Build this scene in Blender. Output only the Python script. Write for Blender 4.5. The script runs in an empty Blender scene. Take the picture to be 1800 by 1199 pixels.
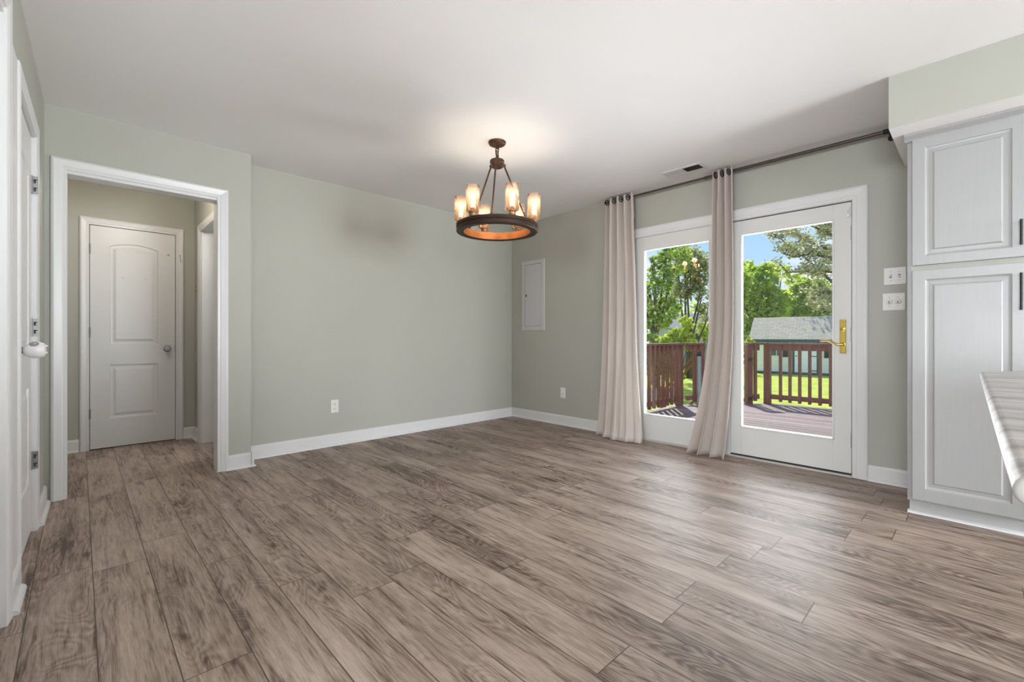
import bpy, bmesh, math, random
import numpy as np
from mathutils import Vector, Matrix

# ------------------------------------------------------------------ scene, camera, world, lights
scene = bpy.context.scene
COL = scene.collection
scene.view_settings.view_transform = 'Standard'
scene.view_settings.look = 'None'
scene.view_settings.gamma = 1.0
scene.view_settings.use_curve_mapping = False
scene.view_settings.exposure = 0.22
scene.cycles.use_denoising = True
scene.cycles.max_bounces = 12
scene.cycles.diffuse_bounces = 6
scene.cycles.transparent_max_bounces = 24
scene.cycles.sample_clamp_indirect = 6.0

H = 2.42                      # ceiling height of the dining room
EYE = Vector((-3.98, -4.148, 1.0))
YAW = math.radians(46.07)     # viewing direction, from +X towards +Y
cam = bpy.data.cameras.new('camera')
cam.sensor_fit = 'HORIZONTAL'
cam.sensor_width = 36.0
cam.lens = 790.0 / 1800.0 * 36.0
cam.shift_x = -1.0 / 1800.0
cam.shift_y = -6.3 / 1800.0
cam.clip_start = 0.02
cam.clip_end = 500
camo = bpy.data.objects.new('camera', cam)
camo.location = EYE
camo.rotation_euler = (math.radians(90), 0, YAW - math.radians(90))
COL.objects.link(camo)
scene.camera = camo

def make_world():
    w = bpy.data.worlds.new('sky')
    scene.world = w
    w.use_nodes = True
    nt = w.node_tree
    nt.nodes.clear()
    N = nt.nodes.new
    L = nt.links.new
    tc = N('ShaderNodeTexCoord')
    sep = N('ShaderNodeSeparateXYZ')
    L(tc.outputs['Generated'], sep.inputs[0])
    ramp = N('ShaderNodeValToRGB')
    e = ramp.color_ramp.elements
    e[0].position = 0.0; e[0].color = (0.80, 0.88, 0.96, 1)
    e[1].position = 0.55; e[1].color = (0.16, 0.38, 0.80, 1)
    m = e.new(0.16); m.color = (0.42, 0.66, 0.95, 1)
    L(sep.outputs['Z'], ramp.inputs[0])
    mp = N('ShaderNodeMapping')
    mp.inputs['Scale'].default_value = (2.2, 2.2, 7.0)
    L(tc.outputs['Generated'], mp.inputs[0])
    nz = N('ShaderNodeTexNoise')
    nz.inputs['Scale'].default_value = 2.1
    nz.inputs['Detail'].default_value = 7
    nz.inputs['Roughness'].default_value = 0.55
    L(mp.outputs[0], nz.inputs[0])
    cr = N('ShaderNodeValToRGB')
    cr.color_ramp.elements[0].position = 0.47
    cr.color_ramp.elements[1].position = 0.66
    L(nz.outputs[0], cr.inputs[0])
    mix = N('ShaderNodeMix'); mix.data_type = 'RGBA'
    L(cr.outputs[0], mix.inputs[0])
    L(ramp.outputs[0], mix.inputs[6])
    mix.inputs[7].default_value = (0.93, 0.95, 1.0, 1)
    bg = N('ShaderNodeBackground')
    bg.inputs['Strength'].default_value = 1.0
    L(mix.outputs[2], bg.inputs[0])
    out = N('ShaderNodeOutputWorld')
    L(bg.outputs[0], out.inputs[0])
make_world()

def light(name, kind, loc, energy, color=(1, 1, 1), size=0.1, size_y=None, direction=None, parent=None):
    d = bpy.data.lights.new(name, kind)
    d.energy = energy
    d.color = color
    if kind == 'AREA':
        d.shape = 'RECTANGLE' if size_y else 'SQUARE'
        d.size = size
        if size_y: d.size_y = size_y
    elif kind == 'SUN':
        d.angle = size
    else:
        d.shadow_soft_size = size
    o = bpy.data.objects.new(name, d)
    o.location = loc
    if direction is not None:
        o.rotation_euler = Vector(direction).to_track_quat('-Z', 'Y').to_euler()
    COL.objects.link(o)
    if parent is not None:
        o.parent = parent
    return o

light('sun', 'SUN', (10, 5, 20), 5.4, (1.0, 0.95, 0.84), math.radians(0.6), direction=(-0.52, -0.40, -0.76))
# daylight through the kitchen glass door and patio doors, plus unseen fill lights added
light('kitchen_window_daylight', 'AREA', (-1.45, -9.42, 1.06), 325, (0.90, 0.96, 1.0), 1.7, 1.9, direction=(0, 1, 0.10))
light('west_fill_light', 'AREA', (-9.02, -5.2, 1.40), 250, (0.90, 0.96, 1.0), 2.3, 1.2, direction=(1, 0, 0.0))  # added unseen source, brightens the patio wall from the left
light('living_fill_light', 'AREA', (-6.3, -9.42, 1.40), 60, (0.90, 0.96, 1.0), 2.3, 1.2, direction=(0.35, 1, -0.12))  # added unseen source at the rear left, more fill for the patio wall
light('patio_door_daylight', 'AREA', (0.60, -2.63, 1.05), 58, (0.94, 0.975, 1.0), 2.0, 1.75, direction=(-1, 0, 0.0))
light('deck_bounce_daylight', 'AREA', (0.85, -2.63, 0.32), 42, (0.93, 0.97, 1.0), 1.80, 0.90, direction=(-0.55, 0, 0.84))
LAMP_W = 8  # power of the unseen globe lamp added as fill

# ------------------------------------------------------------------ helpers
def new(): return bmesh.new()

def box(bm, x0, x1, y0, y1, z0, z1):
    vs = [bm.verts.new((x, y, z)) for x in (x0, x1) for y in (y0, y1) for z in (z0, z1)]
    for f in ((0, 1, 3, 2), (4, 6, 7, 5), (0, 4, 5, 1), (2, 3, 7, 6), (0, 2, 6, 4), (1, 5, 7, 3)):
        bm.faces.new([vs[i] for i in f])
    return bm

def fbox(bm, F, u0, u1, z0, z1, d0, d1):
    vs = [bm.verts.new(F(u, z, d)) for u in (u0, u1) for z in (z0, z1) for d in (d0, d1)]
    for f in ((0, 1, 3, 2), (4, 6, 7, 5), (0, 4, 5, 1), (2, 3, 7, 6), (0, 2, 6, 4), (1, 5, 7, 3)):
        bm.faces.new([vs[i] for i in f])
    return bm

def obox(bm, c, ax, hx, hy, hz):
    """box at c with x axis along ax (horizontal), half sizes"""
    ax = Vector(ax).normalized(); up = Vector((0, 0, 1)); ay = up.cross(ax)
    c = Vector(c)
    vs = [bm.verts.new(c + ax * a * hx + ay * b * hy + up * d * hz) for a in (-1, 1) for b in (-1, 1) for d in (-1, 1)]
    for f in ((0, 1, 3, 2), (4, 6, 7, 5), (0, 4, 5, 1), (2, 3, 7, 6), (0, 2, 6, 4), (1, 5, 7, 3)):
        bm.faces.new([vs[i] for i in f])

def tube(bm, pts, radii, seg=10, caps=True, closed=False):
    pts = [Vector(p) for p in pts]
    n = len(pts)
    if not hasattr(radii, '__len__'): radii = [radii] * n
    rings = []
    prev = None
    for i, p in enumerate(pts):
        if closed: t = pts[(i + 1) % n] - pts[i - 1]
        else: t = pts[min(i + 1, n - 1)] - pts[max(i - 1, 0)]
        t.normalize()
        if prev is None:
            a = Vector((0, 0, 1)) if abs(t.z) < 0.9 else Vector((1, 0, 0))
            s = t.cross(a).normalized()
        else:
            s = (prev - t * prev.dot(t))
            if s.length < 1e-6: s = t.orthogonal()
            s.normalize()
        prev = s
        b = t.cross(s)
        rings.append([bm.verts.new(p + (s * math.cos(2 * math.pi * k / seg) + b * math.sin(2 * math.pi * k / seg)) * radii[i]) for k in range(seg)])
    m = n if closed else n - 1
    for i in range(m):
        r0, r1 = rings[i], rings[(i + 1) % n]
        for k in range(seg):
            bm.faces.new((r0[k], r0[(k + 1) % seg], r1[(k + 1) % seg], r1[k]))
    if caps and not closed:
        bm.faces.new(rings[0][::-1]); bm.faces.new(rings[-1])
    return bm

def lathe(bm, prof, c, axis=(0, 0, 1), seg=32, close=False):
    """prof: (radius, height along axis)"""
    ax = Vector(axis).normalized()
    s = ax.orthogonal().normalized(); b = ax.cross(s); c = Vector(c)
    rings = []
    for r, h in prof:
        if r < 1e-6: rings.append([bm.verts.new(c + ax * h)])
        else: rings.append([bm.verts.new(c + ax * h + (s * math.cos(2 * math.pi * k / seg) + b * math.sin(2 * math.pi * k / seg)) * r) for k in range(seg)])
    prs = list(zip(rings[:-1], rings[1:]))
    if close: prs.append((rings[-1], rings[0]))
    for r0, r1 in prs:
        for k in range(seg):
            k2 = (k + 1) % seg
            if len(r0) == 1 and len(r1) == 1: continue
            if len(r0) == 1: bm.faces.new((r0[0], r1[k2], r1[k]))
            elif len(r1) == 1: bm.faces.new((r0[k], r0[k2], r1[0]))
            else: bm.faces.new((r0[k], r0[k2], r1[k2], r1[k]))
    return bm

def sweep(bm, F, corners, prof, outward):
    """sweep a moulding profile round an opening. corners: (u,z) of the inner edge; outward: (du,dz) mitre direction per corner; prof: (w,d)"""
    rings = [[bm.verts.new(F(u + ou * w, z + oz * w, d)) for (w, d) in prof] for (u, z), (ou, oz) in zip(corners, outward)]
    k = len(prof)
    for r0, r1 in zip(rings[:-1], rings[1:]):
        for i in range(k):
            j = (i + 1) % k
            bm.faces.new((r0[i], r0[j], r1[j], r1[i]))
    bm.faces.new(rings[0][::-1]); bm.faces.new(rings[-1])
    return bm

def door_casing(bm, F, u0, u1, zt, prof, z0=0.0):
    return sweep(bm, F, [(u0, z0), (u0, zt), (u1, zt), (u1, z0)], prof, [(-1, 0), (-1, 1), (1, 1), (1, 0)])

def extrude_profile(bm, F, u0, u1, prof):
    """prof: (z,d) closed outline"""
    r0 = [bm.verts.new(F(u0, z, d)) for z, d in prof]
    r1 = [bm.verts.new(F(u1, z, d)) for z, d in prof]
    k = len(prof)
    for i in range(k):
        j = (i + 1) % k
        bm.faces.new((r0[i], r0[j], r1[j], r1[i]))
    bm.faces.new(r0[::-1]); bm.faces.new(r1)
    return bm

def offset_poly(pts, d):
    """inset a counter-clockwise polygon by d"""
    n = len(pts); out = []
    for i in range(n):
        p0, p1, p2 = Vector(pts[i - 1]), Vector(pts[i]), Vector(pts[(i + 1) % n])
        e1 = (p1 - p0).normalized(); e2 = (p2 - p1).normalized()
        n1 = Vector((-e1.y, e1.x)); n2 = Vector((-e2.y, e2.x))
        m = (n1 + n2)
        if m.length < 1e-6: m = n1
        m.normalize()
        out.append(tuple(p1 + m * (d / max(m.dot(n1), 0.3))))
    return out

def panel_slab(bm, F, u0, u1, z0, z1, dback, dfront, panels, steps):
    """slab with moulded panels on its front; panels are CCW (u,z) outlines; steps: (inset, depth below front)"""
    outer = [(u0, z0), (u1, z0), (u1, z1), (u0, z1)]
    ov = [bm.verts.new(F(u, z, dfront)) for u, z in outer]
    bv = [bm.verts.new(F(u, z, dback)) for u, z in outer]
    edges = [bm.edges.new((ov[i], ov[(i + 1) % 4])) for i in range(4)]
    for i in range(4):
        j = (i + 1) % 4
        bm.faces.new((ov[i], bv[i], bv[j], ov[j]))
    bm.faces.new(bv)
    loops = []
    for p in panels:
        pv = [bm.verts.new(F(u, z, dfront)) for u, z in p]
        edges += [bm.edges.new((pv[i], pv[(i + 1) % len(pv)])) for i in range(len(pv))]
        loops.append((p, pv))
    bmesh.ops.triangle_fill(bm, use_beauty=True, use_dissolve=False, edges=edges)
    for p, pv in loops:
        prev = pv
        for ins, dep in steps:
            q = offset_poly(p, ins)
            nv = [bm.verts.new(F(u, z, dfront - dep)) for u, z in q]
            for i in range(len(nv)):
                j = (i + 1) % len(nv)
                bm.faces.new((prev[i], prev[j], nv[j], nv[i]))
            prev = nv
        bm.faces.new(prev)
    return bm

def rect(u0, u1, z0, z1): return [(u0, z0), (u1, z0), (u1, z1), (u0, z1)]

def arch_rect(u0, u1, z0, zs, rise, n=14):
    pts = [(u0, z0), (u1, z0)]
    w = (u1 - u0) / 2; R = (w * w + rise * rise) / (2 * rise); cz = zs + rise - R; cu = (u0 + u1) / 2
    a = math.asin(min(1, w / R))
    for i in range(n + 1):
        t = a - 2 * a * i / n
        pts.append((cu + R * math.sin(t), cz + R * math.cos(t)))
    return pts

def world_loc(o):
    v = Vector((0, 0, 0))
    while o is not None:
        v += o.location; o = o.parent
    return v

def obj(name, bm, m, parent=None, smooth=False, label=None, bevel=0.0, loc=None):
    bmesh.ops.recalc_face_normals(bm, faces=bm.faces)
    off = world_loc(parent) if parent is not None else (Vector(loc) if loc else Vector((0, 0, 0)))
    if off.length: bmesh.ops.translate(bm, verts=bm.verts, vec=-off)
    me = bpy.data.meshes.new(name)
    bm.to_mesh(me); bm.free()
    for mm in (m if isinstance(m, (list, tuple)) else [m]): me.materials.append(mm)
    if smooth:
        me.polygons.foreach_set('use_smooth', [True] * len(me.polygons))
        if smooth is not True:
            me.set_sharp_from_angle(angle=math.radians(smooth))
    o = bpy.data.objects.new(name, me)
    COL.objects.link(o)
    if parent is not None: o.parent = parent
    elif loc: o.location = loc
    if bevel:
        b = o.modifiers.new('bevel', 'BEVEL'); b.width = bevel; b.segments = 2; b.limit_method = 'ANGLE'
    if label: o['label'] = label
    return o

def tag(o, label, cat, group=None, kind=None):
    o['label'] = label; o['category'] = cat
    if group: o['group'] = group
    if kind: o['kind'] = kind
    return o

def thing(name, label, cat, loc=(0, 0, 0), group=None, kind=None):
    o = bpy.data.objects.new(name, None)
    o.empty_display_size = 0.1
    o.location = loc
    COL.objects.link(o)
    return tag(o, label, cat, group, kind)

# ------------------------------------------------------------------ materials
def M(name, col, rough=0.5, metal=0.0, var=0.05, scale=9.0, bump=0.0, bscale=200.0, spec=0.5, coat=0.0, stretch=None, col2=None, detail=4):
    m = bpy.data.materials.new(name)
    m.use_nodes = True
    nt = m.node_tree
    N = nt.nodes.new; L = nt.links.new
    p = nt.nodes['Principled BSDF']
    p.inputs['Roughness'].default_value = rough
    p.inputs['Metallic'].default_value = metal
    p.inputs['Specular IOR Level'].default_value = spec
    p.inputs['Coat Weight'].default_value = coat
    p.inputs['Coat Roughness'].default_value = 0.15
    tc = N('ShaderNodeTexCoord')
    mp = N('ShaderNodeMapping')
    if stretch: mp.inputs['Scale'].default_value = stretch
    L(tc.outputs['Object'], mp.inputs[0])
    nz = N('ShaderNodeTexNoise')
    nz.inputs['Scale'].default_value = scale
    nz.inputs['Detail'].default_value = detail
    L(mp.outputs[0], nz.inputs[0])
    r = N('ShaderNodeValToRGB')
    r.color_ramp.elements[0].position = 0.3
    r.color_ramp.elements[1].position = 0.7
    a = [max(0, c * (1 - var)) for c in col]; b = [min(1, c * (1 + var)) for c in col]
    if col2: a = list(col); b = list(col2)
    r.color_ramp.elements[0].color = (*a, 1); r.color_ramp.elements[1].color = (*b, 1)
    L(nz.outputs[0], r.inputs[0])
    L(r.outputs[0], p.inputs['Base Color'])
    if bump:
        n2 = N('ShaderNodeTexNoise'); n2.inputs['Scale'].default_value = bscale; n2.inputs['Detail'].default_value = 2
        L(mp.outputs[0], n2.inputs[0])
        bp = N('ShaderNodeBump'); bp.inputs['Strength'].default_value = bump; bp.inputs['Distance'].default_value = 0.002
        L(n2.outputs[0], bp.inputs['Height']); L(bp.outputs[0], p.inputs['Normal'])
    return m

def glass_mat(name, tint=(1, 1, 1), haze=0.0, hazecol=(1, 1, 1), ior=1.45):
    m = bpy.data.materials.new(name); m.use_nodes = True
    nt = m.node_tree; nt.nodes.clear(); N = nt.nodes.new; L = nt.links.new
    tr = N('ShaderNodeBsdfTransparent'); tr.inputs[0].default_value = (*tint, 1)
    gl = N('ShaderNodeBsdfGlossy'); gl.inputs['Roughness'].default_value = 0.01
    fr = N('ShaderNodeFresnel'); fr.inputs[0].default_value = ior
    mx = N('ShaderNodeMixShader')
    L(fr.outputs[0], mx.inputs[0]); L(tr.outputs[0], mx.inputs[1]); L(gl.outputs[0], mx.inputs[2])
    last = mx
    if haze:
        tl = N('ShaderNodeBsdfTranslucent'); tl.inputs[0].default_value = (*hazecol, 1)
        nz = N('ShaderNodeTexNoise'); nz.inputs['Scale'].default_value = 60
        mr = N('ShaderNodeMapRange'); mr.inputs[3].default_value = haze * 0.7; mr.inputs[4].default_value = haze * 1.3
        L(nz.outputs[0], mr.inputs[0])
        m2 = N('ShaderNodeMixShader')
        L(mr.outputs[0], m2.inputs[0]); L(mx.outputs[0], m2.inputs[1]); L(tl.outputs[0], m2.inputs[2])
        last = m2
    out = N('ShaderNodeOutputMaterial'); L(last.outputs[0], out.inputs[0])
    return m

def emit_mat(name, col, strength):
    m = bpy.data.materials.new(name); m.use_nodes = True
    nt = m.node_tree; nt.nodes.clear(); N = nt.nodes.new
    e = N('ShaderNodeEmission'); e.inputs[0].default_value = (*col, 1); e.inputs[1].default_value = strength
    out = N('ShaderNodeOutputMaterial'); nt.links.new(e.outputs[0], out.inputs[0])
    return m

def fabric_mat(name, col, trans=0.25):
    m = bpy.data.materials.new(name); m.use_nodes = True
    nt = m.node_tree; nt.nodes.clear(); N = nt.nodes.new; L = nt.links.new
    tc = N('ShaderNodeTexCoord')
    mp = N('ShaderNodeMapping'); mp.inputs['Scale'].default_value = (60, 60, 8); L(tc.outputs['Object'], mp.inputs[0])
    nz = N('ShaderNodeTexNoise'); nz.inputs['Scale'].default_value = 9; L(mp.outputs[0], nz.inputs[0])
    r = N('ShaderNodeValToRGB')
    r.color_ramp.elements[0].color = (*[c * 0.93 for c in col], 1); r.color_ramp.elements[1].color = (*[min(1, c * 1.06) for c in col], 1)
    L(nz.outputs[0], r.inputs[0])
    d = N('ShaderNodeBsdfPrincipled'); d.inputs['Roughness'].default_value = 0.62; d.inputs['Sheen Weight'].default_value = 0.25
    L(r.outputs[0], d.inputs['Base Color'])
    t = N('ShaderNodeBsdfTranslucent'); L(r.outputs[0], t.inputs[0])
    mx = N('ShaderNodeMixShader'); mx.inputs[0].default_value = trans
    L(d.outputs[0], mx.inputs[1]); L(t.outputs[0], mx.inputs[2])
    out = N('ShaderNodeOutputMaterial'); L(mx.outputs[0], out.inputs[0])
    return m

def leaf_mat(name, c1, c2, trans=0.66):
    m = bpy.data.materials.new(name); m.use_nodes = True
    nt = m.node_tree; nt.nodes.clear(); N = nt.nodes.new; L = nt.links.new
    g = N('ShaderNodeNewGeometry')
    r = N('ShaderNodeValToRGB'); r.color_ramp.elements[0].color = (*c1, 1); r.color_ramp.elements[1].color = (*c2, 1)
    L(g.outputs['Random Per Island'], r.inputs[0])
    d = N('ShaderNodeBsdfDiffuse'); L(r.outputs[0], d.inputs[0])
    t = N('ShaderNodeBsdfTranslucent'); L(r.outputs[0], t.inputs[0])
    mx = N('ShaderNodeMixShader'); mx.inputs[0].default_value = trans
    L(d.outputs[0], mx.inputs[1]); L(t.outputs[0], mx.inputs[2])
    out = N('ShaderNodeOutputMaterial'); L(mx.outputs[0], out.inputs[0])
    return m

def plank_mat(name, width, length, x0, ramp_cols, rough=0.33, seam=0.0014, axis='Y', gloss=0.5, seamcol=(0.05, 0.038, 0.03)):
    """boards along one axis: random tone per board, stretched grain, cathedral figure, knots and seams"""
    m = bpy.data.materials.new(name); m.use_nodes = True
    nt = m.node_tree; N = nt.nodes.new; L = nt.links.new
    p = nt.nodes['Principled BSDF']
    def math_(op, a, b=None, c=None):
        n = N('ShaderNodeMath'); n.operation = op
        for i, v in enumerate((a, b, c)):
            if v is None: continue
            if isinstance(v, (int, float)): n.inputs[i].default_value = v
            else: L(v, n.inputs[i])
        return n.outputs[0]
    tc = N('ShaderNodeTexCoord'); sp = N('ShaderNodeSeparateXYZ'); L(tc.outputs['Object'], sp.inputs[0])
    X, Y = (sp.outputs['X'], sp.outputs['Y']) if axis == 'Y' else (sp.outputs['Y'], sp.outputs['X'])
    u = math_('DIVIDE', math_('SUBTRACT', X, x0), width)
    row = math_('FLOOR', u); fu = math_('FRACT', u)
    wn = N('ShaderNodeTexWhiteNoise'); wn.noise_dimensions = '1D'; L(row, wn.inputs['W'])
    v = math_('ADD', math_('DIVIDE', Y, length), math_('MULTIPLY', wn.outputs['Value'], 7.31))
    colm = math_('FLOOR', v); fv = math_('FRACT', v)
    cb = N('ShaderNodeCombineXYZ'); L(row, cb.inputs[0]); L(colm, cb.inputs[1])
    wid = N('ShaderNodeTexWhiteNoise'); wid.noise_dimensions = '2D'; L(cb.outputs[0], wid.inputs['Vector'])
    rid = wid.outputs['Value']
    # grain coordinates
    def coords(sx, sy, k):
        c = N('ShaderNodeCombineXYZ')
        L(math_('MULTIPLY', X, sx), c.inputs[0]); L(math_('MULTIPLY', Y, sy), c.inputs[1]); L(math_('MULTIPLY', rid, k), c.inputs[2])
        return c.outputs[0]
    def noise(vec, scale, detail, rough_=0.55, dist=0.0):
        n = N('ShaderNodeTexNoise'); n.inputs['Scale'].default_value = scale; n.inputs['Detail'].default_value = detail
        n.inputs['Roughness'].default_value = rough_; n.inputs['Distortion'].default_value = dist
        L(vec, n.inputs['Vector']); return n.outputs['Fac']
    big = noise(coords(8, 1.3, 41), 1.0, 4, 0.55, 0.5)
    med = noise(coords(62, 4.5, 71), 1.0, 6, 0.68, 0.9)
    fine = noise(coords(230, 11.0, 91), 1.0, 4, 0.65, 0.3)
    # cathedral figure: contour lines of a smooth stretched noise
    smooth = noise(coords(5.2, 1.5, 23), 1.0, 2.2, 0.45, 0.4)
    ring = math_('ABSOLUTE', math_('SUBTRACT', math_('FRACT', math_('MULTIPLY', smooth, 26.0)), 0.5))
    ring = math_('MULTIPLY', ring, 2.0)
    spots = noise(coords(16, 4.2, 67), 1.0, 3, 0.5, 0.4)
    sp_r = N('ShaderNodeMapRange'); sp_r.inputs[1].default_value = 0.62; sp_r.inputs[2].default_value = 0.80; L(spots, sp_r.inputs[0])
    patch = noise(coords(6, 1.1, 13), 1.0, 2, 0.5)
    pr = N('ShaderNodeMapRange'); pr.inputs[1].default_value = 0.44; pr.inputs[2].default_value = 0.60; L(patch, pr.inputs[0])
    f = math_('ADD', math_('MULTIPLY', big, 0.42), math_('MULTIPLY', med, 0.40))
    f = math_('ADD', f, math_('MULTIPLY', fine, 0.30))
    f = math_('ADD', f, math_('MULTIPLY', math_('SUBTRACT', rid, 0.5), 0.06))
    stk = noise(coords(44, 2.4, 53), 1.0, 4, 0.6, 0.8)
    sk_r = N('ShaderNodeMapRange'); sk_r.inputs[1].default_value = 0.53; sk_r.inputs[2].default_value = 0.74; L(stk, sk_r.inputs[0])
    f = math_('SUBTRACT', f, math_('MULTIPLY', sk_r.outputs[0], 0.17))
    f = math_('SUBTRACT', f, math_('MULTIPLY', math_('MULTIPLY', math_('SUBTRACT', 1.0, ring), pr.outputs[0]), 0.11))
    f = math_('SUBTRACT', f, math_('MULTIPLY', sp_r.outputs[0], 0.20))
    f = math_('ADD', math_('MULTIPLY', math_('SUBTRACT', f, 0.52), 1.45), 0.55)
    r = N('ShaderNodeValToRGB')
    els = r.color_ramp.elements
    while len(els) > 1: els.remove(els[-1])
    for i, (pos, c) in enumerate(ramp_cols):
        e = els[0] if i == 0 else els.new(pos)
        e.position = pos; e.color = (*c, 1)
    L(f, r.inputs[0])
    du = math_('MULTIPLY', math_('MINIMUM', fu, math_('SUBTRACT', 1.0, fu)), width)
    dv = math_('MULTIPLY', math_('MINIMUM', fv, math_('SUBTRACT', 1.0, fv)), length)
    dm = math_('MINIMUM', du, dv)
    mask = N('ShaderNodeMapRange'); mask.inputs[1].default_value = seam * 0.6; mask.inputs[2].default_value = seam * 1.6; L(dm, mask.inputs[0])
    mix = N('ShaderNodeMix'); mix.data_type = 'RGBA'
    L(mask.outputs[0], mix.inputs[0]); mix.inputs[6].default_value = (*seamcol, 1); L(r.outputs[0], mix.inputs[7])
    L(mix.outputs[2], p.inputs['Base Color'])
    rr = N('ShaderNodeMapRange'); rr.inputs[3].default_value = rough - 0.05; rr.inputs[4].default_value = rough + 0.07; L(fine, rr.inputs[0])
    L(rr.outputs[0], p.inputs['Roughness'])
    p.inputs['Specular IOR Level'].default_value = gloss
    hgt = math_('ADD', math_('MULTIPLY', mask.outputs[0], 0.6), math_('MULTIPLY', fine, 0.25))
    bp = N('ShaderNodeBump'); bp.inputs['Strength'].default_value = 0.25; bp.inputs['Distance'].default_value = 0.0012
    L(hgt, bp.inputs['Height']); L(bp.outputs[0], p.inputs['Normal'])
    return m

def siding_mat(name, col, pitch, rough=0.6, dark=0.72):
    m = bpy.data.materials.new(name); m.use_nodes = True
    nt = m.node_tree; N = nt.nodes.new; L = nt.links.new
    p = nt.nodes['Principled BSDF']; p.inputs['Roughness'].default_value = rough
    tc = N('ShaderNodeTexCoord'); sp = N('ShaderNodeSeparateXYZ'); L(tc.outputs['Object'], sp.inputs[0])
    d = N('ShaderNodeMath'); d.operation = 'DIVIDE'; L(sp.outputs['Z'], d.inputs[0]); d.inputs[1].default_value = pitch
    f = N('ShaderNodeMath'); f.operation = 'FRACT'; L(d.outputs[0], f.inputs[0])
    r = N('ShaderNodeValToRGB'); e = r.color_ramp.elements
    e[0].position = 0.0; e[0].color = (*[c * dark for c in col], 1); e[1].position = 0.16; e[1].color = (*col, 1)
    L(f.outputs[0], r.inputs[0]); L(r.outputs[0], p.inputs['Base Color'])
    bp = N('ShaderNodeBump'); bp.inputs['Strength'].default_value = 0.6; bp.inputs['Distance'].default_value = 0.02
    L(f.outputs[0], bp.inputs['Height']); L(bp.outputs[0], p.inputs['Normal'])
    return m

def shingle_mat(name, c1, c2, c3):
    m = bpy.data.materials.new(name); m.use_nodes = True
    nt = m.node_tree; N = nt.nodes.new; L = nt.links.new
    p = nt.nodes['Principled BSDF']; p.inputs['Roughness'].default_value = 0.9
    tc = N('ShaderNodeTexCoord'); mp = N('ShaderNodeMapping'); L(tc.outputs['UV'], mp.inputs[0])
    b = N('ShaderNodeTexBrick'); b.inputs['Scale'].default_value = 1.0
    b.inputs['Color1'].default_value = (*c1, 1); b.inputs['Color2'].default_value = (*c2, 1); b.inputs['Mortar'].default_value = (*c3, 1)
    b.inputs['Brick Width'].default_value = 0.3; b.inputs['Row Height'].default_value = 0.14; b.inputs['Mortar Size'].default_value = 0.012
    L(mp.outputs[0], b.inputs[0])
    nz = N('ShaderNodeTexNoise'); nz.inputs['Scale'].default_value = 14; L(tc.outputs['Object'], nz.inputs[0])
    mx = N('ShaderNodeMix'); mx.data_type = 'RGBA'; mx.blend_type = 'OVERLAY'; mx.inputs[0].default_value = 0.35
    L(b.outputs[0], mx.inputs[6]); L(nz.outputs[0], mx.inputs[7]); L(mx.outputs[2], p.inputs['Base Color'])
    return m

WALLC = (0.442, 0.445, 0.398)
MAT_WALL = M('sage_wall_paint', WALLC, 0.55, var=0.012, scale=3, bump=0.05, bscale=260, spec=0.35)
MAT_HALL = M('sage_hall_paint', WALLC, 0.6, var=0.012, scale=3, bump=0.05, bscale=260, spec=0.3)
MAT_CEIL = M('ceiling_white', (0.89, 0.89, 0.895), 0.85, var=0.012, scale=2, bump=0.05, bscale=180, spec=0.2)
MAT_TRIM = M('trim_white', (0.73, 0.73, 0.74), 0.32, var=0.012, scale=5, bump=0.02, bscale=60)
MAT_DOOR = M('door_white', (0.74, 0.74, 0.745), 0.36, var=0.012, scale=5, bump=0.03, bscale=120)
MAT_PATIO = M('patio_door_paint', (0.70, 0.70, 0.685), 0.34, var=0.015, scale=4)
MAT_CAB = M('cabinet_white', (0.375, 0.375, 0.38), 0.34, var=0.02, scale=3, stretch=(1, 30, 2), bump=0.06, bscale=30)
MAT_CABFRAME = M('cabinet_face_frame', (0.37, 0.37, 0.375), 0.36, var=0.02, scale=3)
MAT_GAP = M('dark_gap', (0.02, 0.02, 0.02), 0.8)
MAT_PLASTIC = M('white_plastic', (0.78, 0.78, 0.74), 0.3, var=0.01)
MAT_PLASTICB = M('cool_white_plastic', (0.80, 0.79, 0.79), 0.3, var=0.01)
MAT_SLOT = M('slot_dark', (0.05, 0.05, 0.05), 0.7)
MAT_SLOTG = M('slot_grey', (0.30, 0.30, 0.30), 0.6)
MAT_NICKEL = M('satin_nickel', (0.36, 0.35, 0.33), 0.32, metal=1.0, var=0.08)
MAT_STEEL = M('hinge_steel', (0.30, 0.30, 0.30), 0.42, metal=1.0, var=0.12, scale=40)
MAT_BRASS = M('polished_brass', (0.55, 0.40, 0.10), 0.2, metal=1.0, var=0.1)
MAT_BRASSD = M('aged_brass', (0.45, 0.34, 0.14), 0.3, metal=1.0, var=0.15)
MAT_BLACK = M('matte_black_metal', (0.022, 0.021, 0.02), 0.45, metal=0.3)
MAT_ROD = M('gunmetal_rod', (0.13, 0.12, 0.11), 0.32, metal=0.9)
MAT_GLASS = glass_mat('window_glass')
MAT_FLOOR = plank_mat('vinyl_plank_floor', 0.178, 1.22, -3.94,
    [(0.30, (0.075, 0.050, 0.036)), (0.42, (0.17, 0.122, 0.094)), (0.52, (0.27, 0.203, 0.164)), (0.62, (0.36, 0.28, 0.232)), (0.76, (0.46, 0.37, 0.315))], rough=0.46, gloss=0.38)

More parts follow.
